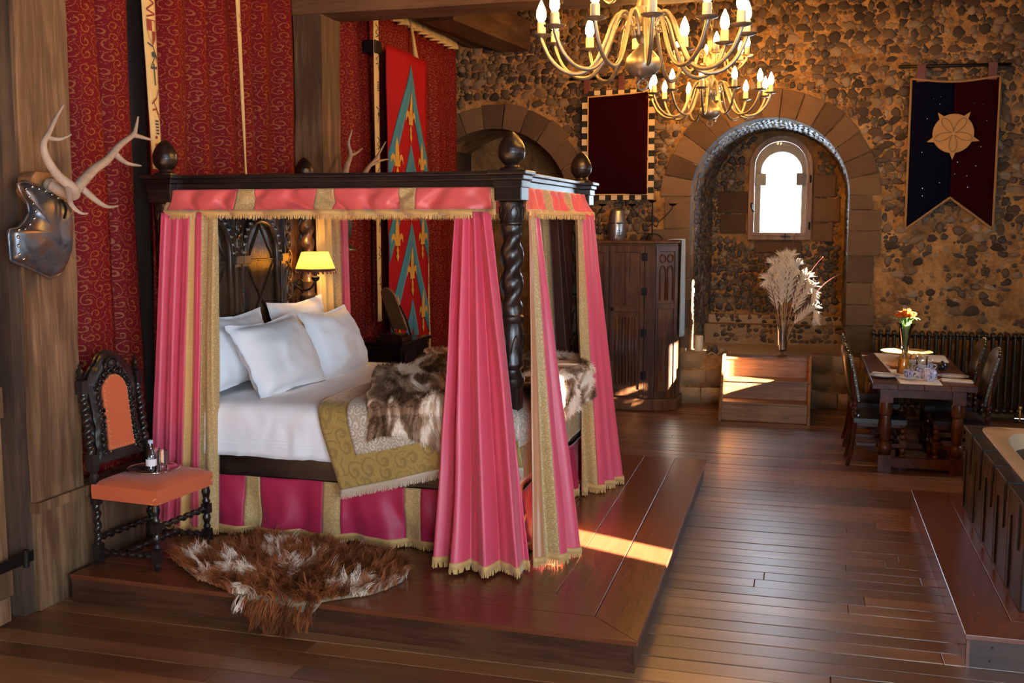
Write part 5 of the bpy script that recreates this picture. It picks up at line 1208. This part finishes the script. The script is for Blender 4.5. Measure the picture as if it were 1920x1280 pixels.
# ================================================================== WARDROBE
wr = thing('wardrobe', 'linenfold oak wardrobe with canted corner and iron hinges', 'wardrobe', (-2.2, 12.4, 0))
FY = 12.10; plan = [(-2.95,12.68),(-2.95,FY+.14),(-2.78,FY),(-1.70,FY),(-1.47,FY+.16),(-1.47,12.68)]
grow = lambda g: [(x + (-g if x < -2.9 else (g if x > -1.5 else 0)), y_ + (-g if y_ < 12.6 else 0)) for x, y_ in plan]
T3 = lambda x, y_, z: (x, y_, z)
MB().prism(plan, T3, .12, 1.95).build('carcass', 'wardrobe_oak', wr); MB().prism(grow(.03), T3, 0, .14).build('plinth', 'wardrobe_oak', wr, bevel=.012); MB().prism(grow(.025), T3, 1.95, 1.985).build('top', 'wardrobe_oak', wr, bevel=.010)
def wdoor(xa, xb, knobx):
    d_ = MB().box(xa, xb, FY-.022, FY, .17, 1.93).build('door', 'wardrobe_oak', wr, bevel=.004); w_ = xb - xa
    def pn(name, a, c, z0, z1, y_=FY-.028): return MB().box(a, c, y_, FY-.02, z0, z1).build(name, 'wardrobe_oak', d_, bevel=.006)
    for (a, c) in ((xa, xa+.05), (xb-.05, xb)): pn('stile', a, c, .17, 1.93, FY-.036)
    for (z0, z1) in ((.17,.25),(1.16,1.23),(1.85,1.93)): pn('rail', xa+.05, xb-.05, z0, z1, FY-.036)
    pn('muntin', (xa+xb)/2-.02, (xa+xb)/2+.02, 1.23, 1.85, FY-.034)
    for k in range(7):
        x = lerp(xa+.09, xb-.09, k/6); MB().tube([(x, FY-.026, .30), (x, FY-.026, 1.10)], .013 if k % 2 == 0 else .008, 6).build('linenfold', 'wardrobe_oak', d_, smooth=True)
    MB().lathe([(.016,0),(.02,.008),(.012,.02)], 10, (knobx, FY-.036, 1.195), Matrix.Rotation(PI/2,3,'X')).tube([(knobx + .018*math.cos(j*PI/5), FY-.055, 1.19 + .018*math.sin(j*PI/5)) for j in range(10)], .004, 5, True).build('handle', 'iron', d_, smooth=40)
wdoor(-2.76, -2.255, -2.30); wdoor(-2.235, -1.83, -2.20)
MB().box(-1.825, -1.70, FY-.03, FY, .15, 1.93).build('frame_stile', 'wardrobe_oak', wr, bevel=.004)
for z in (.42, .92, 1.40, 1.80): MB().box(-1.86, -1.79, FY-.045, FY-.03, z-.045, z+.045).lathe([(.010,-.05),(.010,.05)], 8, (-1.825, FY-.045, z)).build('hinge', 'iron', wr, bevel=.003)
ca, cb2 = Vector((-1.70, FY, 0)), Vector((-1.47, FY+.16, 0)); cdv = (cb2-ca); cn = Vector((cdv.y, -cdv.x, 0)).normalized()
cp = lambda s, z, o=.0: tuple(ca + cdv*s + cn*o + Vector((0,0,z)))
for (s0, s1, z0, z1) in ((0,.14,.15,1.93),(.86,1,.15,1.93),(.14,.86,.15,.24),(.14,.86,1.20,1.26),(.14,.86,1.86,1.93)):
    MB().hexa([cp(s0,z0,-.01),cp(s1,z0,-.01),cp(s1,z0,.016),cp(s0,z0,.016),cp(s0,z1,-.01),cp(s1,z1,-.01),cp(s1,z1,.016),cp(s0,z1,.016)]).build('corner_frame', 'wardrobe_oak', wr, bevel=.003)
for c_ in (.33, .67):
    MB().tube([cp(c_-.13,1.30,.012)] + [cp(c_-.13*math.cos(PI*k/8)*(1 if True else 0), 1.62+.08*math.sin(PI*k/8), .012) for k in range(9)] + [cp(c_+.13,1.30,.012)], .007, 5).build('tracery', 'wardrobe_oak', wr, smooth=True)
    MB().tube([cp(c_+.13*math.cos(k*PI/6), 1.78+.045*math.sin(k*PI/6), .012) for k in range(12)], .007, 5, True).build('tracery', 'wardrobe_oak', wr, smooth=True)
# cloth hung over its side
dc = thing('hung_cloth', 'pale blue patterned cloth hung over the wardrobe side', 'cloth', (-1.42, 12.45, 1.0))
d = Drape([(-1.43,12.32,2.0),(-1.43,12.62,2.0)], [(-1.43,12.30,.86),(-1.43,12.60,.86)], 2.5, .008, .018, 61); d.part('cloth', 0, 1, 0, 1, 'blue_throw_cloth', dc, 30, 30)
MB().grid(lambda u, v: (lerp(-1.60,-1.425,u), lerp(12.30,12.62,v), 1.992 + .008*math.sin(u*3)), 8, 8).build('folded_top', 'blue_throw_cloth', dc, smooth=True, solid=.008)
# great helm
hm = thing('great_helm', 'steel great helm with eye slit on the wardrobe', 'helmet', (-2.21, 12.4, 1.985)); hx, hy, hz = -2.21, 12.40, 1.985
MB().lathe([(.105,0),(.112,.01),(.118,.09),(.122,.17),(.116,.20),(.108,.27),(.085,.345),(.05,.36),(.0,.363)], 24, (hx, hy, hz), Matrix.Diagonal((.92,1.1,1))).build('shell', 'steel_helm', hm, smooth=40)
MB().box(hx-.085, hx+.085, hy-.128, hy-.118, hz+.195, hz+.208).build('eye_slit', 'check_black', hm)
MB().box(hx-.006, hx+.014, hy-.143, hy-.12, hz+.02, hz+.30).build('brow_ridge', 'steel_helm', hm, bevel=.004)
for k in range(8): MB().lathe([(.006,0),(.004,.004)], 6, (hx + .03 + .022*(k % 3), hy-.128 + .01*(k % 3), hz+.06+.028*(k//3)), Matrix.Rotation(PI/2,3,'X')).build('breath_hole', 'check_black', hm)
# iron candelabrum
ic = thing('iron_candelabrum', 'wrought iron candelabrum with cups standing on the wardrobe', 'candelabrum', (-1.78, 12.45, 1.985)); ix, iy, iz = -1.80, 12.45, 1.985
MB().tube([(ix, iy, iz+.05), (ix, iy, iz+.44)], .010, 6).build('stem', 'iron', ic)
for k in range(3):
    a = k*2*PI/3 + .2; MB().tube(spline([(ix, iy, iz+.07), (ix+.06*math.cos(a), iy+.06*math.sin(a), iz+.07), (ix+.13*math.cos(a), iy+.13*math.sin(a), iz+.012)]), .010, 6).build('foot', 'iron', ic, smooth=True)
for s in (-1, 1):
    MB().tube(spline([(ix, iy, iz+.20),(ix+s*.05, iy, iz+.16),(ix+s*.08, iy, iz+.22),(ix+s*.14, iy, iz+.27),(ix+s*.22, iy, iz+.36),(ix+s*.24, iy, iz+.40)]), .007, 6).build('arm', 'iron', ic, smooth=True)
for s in (-1, 0, 1): MB().lathe([(.01,0),(.04,.012),(.05,.03),(.045,.032),(.005,.02)], 12, (ix+s*.24, iy, iz+(.40 if s else .44))).build('candle_cup', 'iron', ic, smooth=40)
ic2 = copy_tree(ic, loc=(-2.62, 12.45, 1.985), label='wrought iron candelabrum half hidden by the bed post')
ic['group'] = ic2['group'] = 'iron candelabra on the wardrobe'
# ================================================================== STEPS, LEDGE THINGS
sp_ = thing('wooden_steps', 'three pine steps leading up to the window ledge', 'steps', (-.43, 12.2, 0))
SX0, SX1 = -.92, .06; rise = .22; F0 = 11.73
for k in range(3):
    y0_ = F0 + .24*k; MB().box(SX0+.03, SX1-.03, y0_, y0_+.025, rise*k + (.004 if k == 0 else 0), rise*(k+1)-.028).build('riser', 'step_pine', sp_, bevel=.002)
    MB().box(SX0+.03, SX1-.03, y0_-.02, y0_+.26, rise*(k+1)-.028, rise*(k+1)).build('tread', 'step_pine', sp_, bevel=.005)
for x in (SX0, SX1-.03):
    MB().prism([(F0-.045,0),(F0+.02,.0),(F0+.72,0),(F0+.74,.70),(F0+.40,.70),(F0-.01,.12)] if False else [(F0-.05,0),(F0+.76,0),(F0+.76,.69),(F0+.38,.69),(F0+.36,.70),(F0-.05,.10)], lambda y_, z, d_: (d_, y_, z), x, x+.03).build('side_board', 'step_pine', sp_, bevel=.004)
vs_ = thing('pampas_vase', 'clear glass vase of cream pampas plumes and red twigs on the steps', 'vase', (-.27, 12.42, .66)); vx, vy, vz = -.27, 12.42, .66
MB().lathe([(.05,0),(.055,.006),(.014,.02),(.014,.05),(.05,.07),(.062,.36),(.065,.36),(.054,.065)], 24, (vx, vy, vz), None, False).build('glass_body', 'clear_glass', vs_, smooth=40)
plume_specs = [(-.10,.0,1.02),(-.02,.03,1.08),(.05,-.02,1.10),(.10,.02,1.0),(-.05,-.04,.95),(.28,-.03,.80),(.22,.04,.90),(-.16,.02,.85),(.30,-.05,.55)]
for k, (dx, dy, hh) in enumerate(plume_specs):
    top = Vector((vx+dx, vy+dy, vz+hh)); base = Vector((vx + dx*.1, vy + dy*.3, vz+.08)); mid = base.lerp(top, .45) + Vector((dx*-.15,0,.06)); end = top + (Vector((.06,0,-.10)) if dx > .2 else Vector((dx*.2,0,.02)))
    s_ = spline([base, mid, top, end], 8); n = len(s_); MB().tube(s_, [lerp(.004,.0015,i/(n-1)) for i in range(n)], 5).build('stem', 'straw', vs_, smooth=True)
    roots = []
    for i in range(1100):
        t_ = R.uniform(.40, 1.0); q = s_[min(n-1, int(t_*(n-1)))]; dr_ = (s_[min(n-1, int(t_*(n-1))+1)] - s_[max(0, int(t_*(n-1))-1)]).normalized(); a = R.uniform(0, 2*PI)
        o_ = Vector((math.cos(a), math.sin(a), 0)); d0 = (dr_*.9 + o_*.42).normalized(); roots.append((q, d0, (d0 + Vector((0,0,-.35)) + o_*.25).normalized(), R.uniform(.07,.15)*(1.3 - t_*.5), (0,0)))
    tag(hair_mesh('plume', vs_, 'plume', roots, .0028, 3), kind='stuff')
for k, (dx, dz) in enumerate(((-.30,1.2),(.12,1.45),(.42,1.15),(.62,.98),(-.18,1.4),(.30,1.25))):
    MB().tube(spline([(vx, vy, vz+.05), (vx+dx*.3, vy-.03, vz+dz*.5), (vx+dx*.7, vy+.04*math.sin(k), vz+dz*.85), (vx+dx, vy, vz+dz + (-.02 if dx > .5 else 0))]), [.0045]*12 + [.003]*13, 5).build('twig', 'twig_red', vs_, smooth=True)
for k in range(14): MB().tube([(vx+R.uniform(-.035,.035), vy+R.uniform(-.03,.03), vz+.075), (vx+R.uniform(-.03,.03), vy+R.uniform(-.03,.03), vz+.40)], .005, 5).build('stalk', 'straw', vs_)
cn_ = MB().lathe([(.0,0),(.052,0),(.054,.01),(.053,.185),(.045,.19),(.0,.18)], 20, (-1.27, 12.90, .63)).build('pillar_candle', 'wax', smooth=40); tag(cn_, 'thick ivory pillar candle on the niche ledge', 'candle')
# ================================================================== RADIATOR
ra = thing('radiator', 'dark cast iron column radiator along the flint wall', 'radiator', (1.65, 12.55, 0))
sec = None
for k in range(27):
    x = .73 + k*.0735
    if sec is None:
        b = MB()
        for yy in (12.48, 12.56): b.tube(spline([(x, yy, .12), (x, yy-.006, .2), (x, yy, .5), (x, yy-.006, .86), (x, yy, .94)], 3), [.018]+[.017]*11+[.018], 8)
        b.tube([(x, 12.46, .94), (x, 12.50, .965), (x, 12.54, .965), (x, 12.58, .94)], .026, 8).tube([(x, 12.46, .12), (x, 12.58, .12)], .028, 8)
        sec = b.build('section', 'radiator_paint', ra, smooth=True)
    else:
        o = sec.copy(); col.objects.link(o); o.location.x += k*.0735
MB().tube([(.72, 12.52, .14), (2.66, 12.52, .14)], .016, 8).tube([(.72, 12.52, .92), (2.66, 12.52, .92)], .016, 8).build('header_pipe', 'radiator_paint', ra, smooth=True)
for x in (.80, 2.55): MB().box(x-.03, x+.03, 12.46, 12.58, 0, .10).build('foot', 'radiator_paint', ra, bevel=.006)
MB().tube(spline([(2.28,12.45,.02),(2.28,12.44,.10),(2.28,12.46,.15)]), .011, 6).lathe([(.02,0),(.02,.04)], 8, (2.28, 12.44, .15)).build('valve', 'brass', ra, smooth=True)
# ================================================================== DINING TABLE
TX0, TX1, TY0, TY1, TZ = .565, 1.42, 9.58, 11.85, .80
tb = thing('refectory_table', 'dark oak refectory table with turned legs laid for breakfast', 'table', (.99, 10.7, 0))
for k in range(4):
    a, c = lerp(TX0, TX1, k/4), lerp(TX0, TX1, (k+1)/4); MB().box(a+.0008, c-.0008, TY0, TY1, TZ-.05, TZ).build('plank', 'table_oak', tb, bevel=.004)
LXa, LXb, LYa, LYb = TX0+.13, TX1-.13, TY0+.14, TY1-.14
for x in (LXa, LXb):
    for y_ in (LYa, LYb):
        b = MB().box(x-.055, x+.055, y_-.055, y_+.055, 0, .15).box(x-.055, x+.055, y_-.055, y_+.055, .62, TZ-.05)
        b.lathe([(.04,.15),(.055,.17),(.062,.20),(.055,.24),(.036,.26),(.042,.28),(.050,.34),(.052,.40),(.046,.47),(.042,.50),(.052,.51),(.055,.53),(.055,.60),(.05,.62)], 18, (x, y_, 0)); b.build('leg', 'table_oak', tb, smooth=35)
for y_ in (LYa, LYb): MB().box(LXa+.05, LXb-.05, y_-.03, y_+.03, .035, .125).build('stretcher', 'table_oak', tb, bevel=.005); MB().box(LXa+.05, LXb-.05, y_-.02, y_+.02, .66, TZ-.05).build('apron', 'table_oak', tb, bevel=.004)
for x in (LXa, LXb): MB().box(x-.02, x+.02, LYa+.05, LYb-.05, .66, TZ-.05).build('apron', 'table_oak', tb, bevel=.004); MB().box(x-.03, x+.03, LYa+.05, LYb-.05, .035, .125).build('stretcher', 'table_oak', tb, bevel=.005)
# chairs: front is +x in local space
def dining_chair(label, loc, rz):
    t_ = thing('dining_chair', label, 'chair', loc, rz, 'leather dining chairs around the table'); B = lambda b, n, m, **k: b.build(n, m, t_, world=False, **k)
    for y_ in (-.20, .20):
        b = MB(); bobbin(b, (.20, y_, .06), (.20, y_, .20), .030, 2); b.box(.172, .228, y_-.028, y_+.028, .0, .06).box(.172, .228, y_-.028, y_+.028, .20, .26); bobbin(b, (.20, y_, .26), (.20, y_, .42), .030, 3); B(b, 'leg', 'chair_oak', smooth=35)
        b = MB(); pts = spline([(-.27, y_*1.02, 0), (-.235, y_*1.02, .15), (-.215, y_*1.02, .34), (-.21, y_*1.02, .46)], 5); b.tube(pts, .022, 6); bobbin(b, (-.21, y_, .46), (-.222, y_, .60), .026, 3); b.tube([(-.222, y_, .60), (-.25, y_, .90)], .018, 6); B(b, 'leg', 'chair_oak', smooth=35)
        b = MB().box(-.20, .19, y_-.013, y_+.013, .19, .225).box(-.20, .19, y_-.015, y_+.015, .37, .43); B(b, 'side_rail', 'chair_oak', bevel=.004)
    b = MB(); bobbin(b, (.20, -.19, .215), (.20, .19, .215), .022, 6); B(b, 'stretcher', 'chair_oak', smooth=35)
    B(MB().box(-.225, -.20, -.19, .19, .16, .195).box(.185, .215, -.19, .19, .37, .43), 'cross_rail', 'chair_oak', bevel=.004)
    def Ps(u, v): a, c = 2*u-1, 2*v-1; return (.225*a, .235*c, .445 + .045*(1-a**4)*(1-c**4))
    b = MB().grid(Ps, 14, 14); b.box(-.225, .225, -.235, .235, .405, .446); B(b, 'seat', 'black_leather', smooth=40)
    def Pk(u, v, s): a, c = 2*u-1, v; z = lerp(.60, 1.02, v) + (.075*(1-a*a) if v > .97 else .075*(1-a*a)*v**3); return (-.222 - .09*v**1.2 + .035*s*(1-a**4)*(1-abs(2*v-1)**5) + .012*s + .035*a*a, .215*a, z)
    b = MB().grid(lambda u, v: Pk(u, v, 1), 14, 14); b.grid(lambda u, v: Pk(1-u, v, -1), 14, 14)
    ed = [(i/14, 0) for i in range(14)] + [(1, i/14) for i in range(14)] + [(1-i/14, 1) for i in range(14)] + [(0, 1-i/14) for i in range(14)]
    b.add([Pk(u, v, 1) for u, v in ed] + [Pk(u, v, -1) for u, v in ed], [(i, (i+1) % 56, 56+(i+1) % 56, 56+i) for i in range(56)]); B(b, 'back_pad', 'brown_leather', smooth=50)
    for k in range(28):
        u, v = (0 if k < 9 else (1 if k < 18 else (k-18)/9)), (((k % 9)/9) if k < 18 else 1); p = Pk(u, v, 1); q = Pk(u, v, -1)
        B(MB().lathe([(.005,-.003),(.005,.003)], 6, ((p[0]+q[0])/2, p[1]*1.005, p[2])), 'nail', 'brass')
    return t_
dcx = dining_chair('leather dining chair tucked under the table beside the steps, nearer the room', (.655, 10.02, 0), 0)
copy_tree(dcx, loc=(.655, 10.88, 0), rz=0, label='leather dining chair tucked under the table beside the steps, nearer the radiator')
copy_tree(dcx, loc=(1.335, 10.06, 0), rz=PI, label='leather dining chair on the bath side of the table, nearer the bath')
copy_tree(dcx, loc=(1.335, 10.86, 0), rz=PI, label='leather dining chair on the bath side of the table, nearer the radiator')
# cloths
def runner(pts, label, name='table_runner', mat='paper_napkin', cat='runner', h=.004, z=TZ, group=None):
    o = MB().prism(pts, lambda x, y_, d_: (x, y_, d_), z, z+h).build(name, mat, bevel=.001); return tag(o, label, cat, group)
runner([(.80,9.62),(1.14,9.60),(1.16,11.80),(.70,11.80)], 'long pale runner laid along the middle of the dark table')
runner([(1.165,11.2),(1.38,11.2),(1.40,11.78),(1.165,11.78)], 'cream mat at the sunny far corner of the table', 'table_mat', cat='mat')
runner([(.60,10.18),(.785,10.12),(.79,10.20),(.60,10.27)], 'folded napkin and cutlery on the steps side of the table', 'napkin', cat='napkin', h=.012, group='napkins')
runner([(1.165,9.86),(1.41,9.80),(1.41,9.90),(1.165,9.96)], 'thick folded napkin on the bath side of the table', 'napkin', cat='napkin', h=.018, group='napkins')
TT = TZ + .0045
def ware(name, label, cat, x, y_, prof, mat='china', seg=28, group=None, z=TT):
    t_ = thing(name, label, cat, (x, y_, z), 0, group); return t_, MB().lathe(prof, seg, (x, y_, z), None, False).build('body', mat, t_, smooth=40)
platep = [(0,.006),(.07,.006),(.085,.010),(.13,.022),(.132,.025),(.13,.025),(.085,.014),(.07,.010),(0,.010)]
for (x, y_, l_) in ((.69, 9.98, 'blue patterned dinner plate on the steps side of the table'), (1.28, 10.08, 'blue patterned dinner plate on the bath side of the table')):
    t_, o_ = ware('dinner_plate', l_, 'plate', x, y_, platep, 'china', 36, 'breakfast plates', TZ)
    MB().lathe([(.092,.0165),(.126,.0245)], 36, (x, y_, TZ+.0012), None, False).build('printed_rim', 'transfer_china', t_, smooth=True)
t_, _ = ware('serving_dish', 'shallow tan dish behind the orange juice', 'dish', .85, 10.62, [(0,.004),(.06,.004),(.11,.03),(.112,.033),(.06,.010),(0,.010)], 'croissant')
t_, _ = ware('bread_basket', 'pale oval dish heaped with croissants', 'dish', .99, 11.02, [(0,.004),(.07,.004),(.13,.05),(.133,.053),(.07,.012),(0,.012)])
for k in range(4):
    x = .92 + .045*k; y_ = 11.0 + .02*(k % 2); o_ = MB().tube(spline([(x-.01, y_-.06, TT+.055), (x+.015, y_-.02, TT+.075), (x+.015, y_+.02, TT+.075), (x-.01, y_+.06, TT+.055)], 3), [.006,.014,.02,.026,.028,.026,.02,.014,.010,.006], 8).build('croissant', 'croissant', smooth=True); tag(o_, 'golden croissant in the pale dish, ' + ('next to the juice carafe', 'second from the juice carafe', 'third from the juice carafe', 'farthest from the juice carafe')[k], 'croissant', 'croissants in the dish')
def cup(label, x, y_):
    t_, _ = ware('tea_cup', label, 'cup', x, y_, [(0,.016),(.022,.016),(.026,.022),(.042,.055),(.047,.082),(.049,.082),(.045,.05),(.028,.014),(0,.012)], 'transfer_china', 28, 'patterned cups with saucers')
    MB().lathe([(0,.0),(.035,.0),(.075,.012),(.077,.015),(.035,.006),(0,.006)], 30, (x, y_, TT), None, False).build('saucer', 'china', t_, smooth=40)
    MB().tube(spline([(x+.046, y_, TT+.07), (x+.072, y_, TT+.066), (x+.068, y_, TT+.04), (x+.038, y_, TT+.034)]), .004, 6).build('handle', 'china', t_, smooth=True)
cup('patterned tea cup on its saucer beside the blue sugar bowl', .885, 9.88); cup('patterned tea cup on its saucer behind the milk jug', 1.10, 10.42)
t_, _ = ware('sugar_bowl', 'round deep blue and white sugar bowl at the table front', 'bowl', 1.055, 9.83, [(0,.0),(.035,.0),(.06,.03),(.066,.06),(.055,.09),(.042,.10),(.048,.11),(.043,.11),(.038,.10),(.05,.06),(0,.01)], 'transfer_blue')
t_, _ = ware('cream_jug', 'small blue and white jug behind the sugar bowl', 'jug', .99, 9.98, [(0,0),(.028,0),(.042,.03),(.04,.055),(.03,.07),(.036,.085),(.032,.085),(.026,.07),(0,.01)], 'transfer_blue')
MB().tube(spline([(1.02, 9.98, TT+.075), (1.05, 9.98, TT+.06), (1.03, 9.98, TT+.025)]), .004, 6).build('handle', 'transfer_blue', t_, smooth=True)
t_, _ = ware('juice_carafe', 'glass carafe of orange juice', 'carafe', .875, 10.28, [(.002,.0),(.058,.0),(.062,.01),(.040,.15),(.022,.19),(.020,.21),(.034,.245),(.036,.245)], 'clear_glass')
MB().lathe([(.0,.004),(.056,.004),(.059,.012),(.042,.135),(.0,.135)], 24, (.875, 10.28, TT), None, False).build('orange_juice', 'juice', t_, smooth=40)
t_, _ = ware('milk_jug', 'straight glass jug half full of milk', 'jug', 1.015, 10.12, [(.002,.0),(.045,.0),(.048,.01),(.050,.17),(.054,.18)], 'clear_glass')
MB().lathe([(.0,.004),(.044,.004),(.046,.10),(.0,.10)], 24, (1.015, 10.12, TT), None, False).build('milk', 'milk', t_, smooth=40)
MB().tube(spline([(1.065, 10.12, TT+.16), (1.105, 10.12, TT+.14), (1.10, 10.12, TT+.06), (1.062, 10.12, TT+.04)]), .006, 6).build('handle', 'clear_glass', t_, smooth=True)
for (x, y_, l_) in ((.955, 10.22, 'plain tumbler next to the juice carafe'), (.925, 10.08, 'plain tumbler in front of the milk jug')):
    o_ = MB().lathe([(.0,.006),(.026,.006),(.030,.10),(.032,.10),(.028,0),(.0,0)], 20, (x, y_, TT), None, False).build('tumbler', 'clear_glass', smooth=40); tag(o_, l_, 'glass', 'tumblers on the table')
t_ = thing('pepper_pot', 'small glossy black pot near the table edge', 'pot', (1.25, 10.62, TZ)); MB().lathe([(0,0),(.03,0),(.042,.02),(.044,.04),(.034,.065),(.016,.08),(.012,.09),(0,.092)], 20, (1.25, 10.62, TZ)).build('body', 'ceramic_black', t_, smooth=40)
# spoons
o_ = MB().tube([(1.12,9.90,TT+.006),(1.22,9.87,TT+.008)], .003, 5).lathe([(.001,0),(.016,.003),(.001,.006)], 10, (1.235, 9.866, TT+.005)).build('tea_spoon', 'silver', smooth=True); tag(o_, 'silver teaspoon beside the sugar bowl', 'spoon')
# brass tray raised behind the flowers
t_ = thing('brass_tray', 'round brass tray on a foot blazing in the sun', 'tray', (.98, 11.27, TT))
MB().lathe([(0,0),(.07,0),(.07,.008),(.018,.02),(.015,.05),(.03,.066),(0,.066)], 24, (.98, 11.27, TT), None, False).build('foot', 'brass', t_, smooth=40)
MB().lathe([(0,.066),(.20,.070),(.235,.082),(.25,.088),(.25,.093),(.234,.088),(.20,.076),(0,.072)], 48, (.98, 11.27, TT), None, False).build('dish', 'brass', t_, smooth=40)
# flowers
fv = thing('flower_vase', 'trumpet glass vase of orange roses on the table', 'vase', (.93, 10.86, TT)); fx, fy, fz = .93, 10.86, TT
MB().lathe([(.0,.0),(.05,.0),(.052,.006),(.018,.02),(.016,.05),(.026,.10),(.036,.24),(.055,.36),(.088,.415),(.090,.415),(.058,.355),(.038,.24),(.026,.10),(.0,.07)], 28, (fx, fy, fz), None, False).build('glass_body', 'clear_glass', fv, smooth=40)
for k in range(18):
    a = k*2.4; r_ = .085*math.sqrt((k+.5)/18); px, py, pz = fx + r_*math.cos(a), fy + r_*math.sin(a), fz + .52 - r_*.55 + R.uniform(-.015,.015)
    MB().tube(spline([(fx + R.uniform(-.012,.012), fy + R.uniform(-.012,.012), fz+.10), (fx + r_*.35*math.cos(a), fy + r_*.35*math.sin(a), fz+.36), (px, py, pz)], 4), .0035, 5).build('stem', 'leaf_green', fv, smooth=True)
    b = MB()
    for q in range(3):
        rr_ = .024 - .006*q
        for j in range(5):
            t0 = j*2*PI/5 + q*.6; b.grid(lambda u, v, rr_=rr_, t0=t0, q=q: (px + rr_*(.35+.75*v)*math.cos(t0 + (u-.5)*1.5), py + rr_*(.35+.75*v)*math.sin(t0 + (u-.5)*1.5), pz + .030*v*(1+.25*q) - .012*abs(2*u-1)**2*v), 3, 3)
    b.build('rose_bloom', 'orange_petal', fv, smooth=True)
for k in range(12):
    a = k*.55; r_ = .06; b = MB().grid(lambda u, v: (fx + (.04 + .09*v)*math.cos(a + (u-.5)*.5*math.sin(PI*v)), fy + (.04+.09*v)*math.sin(a + (u-.5)*.5*math.sin(PI*v)), fz + .42 + .05*math.sin(PI*v*.8)), 3, 5); b.build('leaf', 'leaf_green', fv, smooth=True, solid=.002)
# ================================================================== CHANDELIERS
def chandelier(label, loc, rz):
    t_ = thing('chandelier', label, 'chandelier', loc, rz, 'pewter candle chandeliers'); B = lambda b, n, m, p=t_, **k: b.build(n, m, p, world=False, **k)
    B(MB().lathe([(.0,-.245),(.03,-.24),(.075,-.225),(.100,-.195),(.106,-.165),(.096,-.13),(.065,-.095),(.035,-.07),(.028,-.05),(.032,-.04),(.050,.0),(.068,.015),(.070,.04),(.05,.055),(.034,.08),(.04,.13),(.052,.16),(.035,.20),(.03,.26),(.045,.30),(.06,.33),(.06,.37),(.04,.40),(.03,.46),(.04,.52),(.03,.60),(.012,.64)], 20), 'stem', 'pewter', smooth=40)
    B(MB().tube([(.030*math.cos(k*PI/8), 0, -.285 + .030*math.sin(k*PI/8)) for k in range(16)], .006, 6, True).lathe([(.012,-.26),(.016,-.245)], 8), 'ring', 'pewter', smooth=True)
    n_up = 5.28 - loc[2] - .64; b = MB(); m = int(n_up/.055)
    for k in range(m + 1):
        zc = .665 + k*.055; o_ = (1, 0) if k % 2 else (0, 1); b.tube([(o_[0]*.016*math.cos(j*PI/5), o_[1]*.016*math.cos(j*PI/5), zc + .036*math.sin(j*PI/5)) for j in range(10)], .0045, 5, True)
    tag(B(b, 'chain', 'pewter', smooth=True), kind='stuff')
    def tier(n, rad, z0, ph, sc_):
        arm = None
        path = [(.055, -.01), (.085, .085), (.13, .125), (.175, .09), (.22, -.03), (.28, -.155), (.36, -.215), (.46, -.205), (.545, -.135), (.597, -.03), (.60, .0)] if rad > .5 else [(.05, .0), (.075, .06), (.11, .085), (.15, .04), (.19, -.07), (.25, -.13), (.315, -.10), (.372, -.03), (.38, .0)]
        for k in range(n):
            a = ph + 2*PI*k/n
            if arm is None:
                e = bpy.data.objects.new('arm', None)
                b = MB().tube(spline([(r_, 0, z) for r_, z in path], 5), .0122*sc_, 8); arm = B(b, 'arm', 'pewter', t_, smooth=True)
                B(MB().lathe([(.008,-.01),(.03,-.008),(.060,.002),(.064,.008),(.060,.008),(.02,.004),(.014,.012)], 16, (rad, 0, 0)), 'drip_pan', 'pewter', arm, smooth=40)
                B(MB().lathe([(.0255,.008),(.026,.01),(.025,.078),(.016,.083)], 12, (rad, 0, 0)), 'candle_sleeve', 'candle_sleeve', arm, smooth=40)
                B(MB().lathe([(.013,.080),(.026,.102),(.029,.122),(.025,.152),(.013,.182),(.003,.204)], 12, (rad, 0, 0)), 'bulb', 'bulb_glow', arm, smooth=True)
                B(MB().tube([(.10 + .028*(1-j/11)*math.cos(j*.75), 0, .03 + .028*(1-j/11)*math.sin(j*.75)) for j in range(11)], .006, 5), 'scroll', 'pewter', arm, smooth=True)
                arm.location.z = z0; arm.rotation_euler.z = a
            else:
                o = copy_tree(arm, t_); o.location = (0, 0, z0); o.rotation_euler = (0, 0, a)
    tier(12, .60, 0, .13, 1.0); tier(6, .38, .36, .4, .9)
    MB()
    return t_
chandelier('large pewter chandelier of candle lamps hanging nearest above the bed foot', (-.98, 6.3, 3.29), .1)
chandelier('smaller looking pewter chandelier hanging farther off before the window arch', (-1.02, 11.0, 3.48), .35)
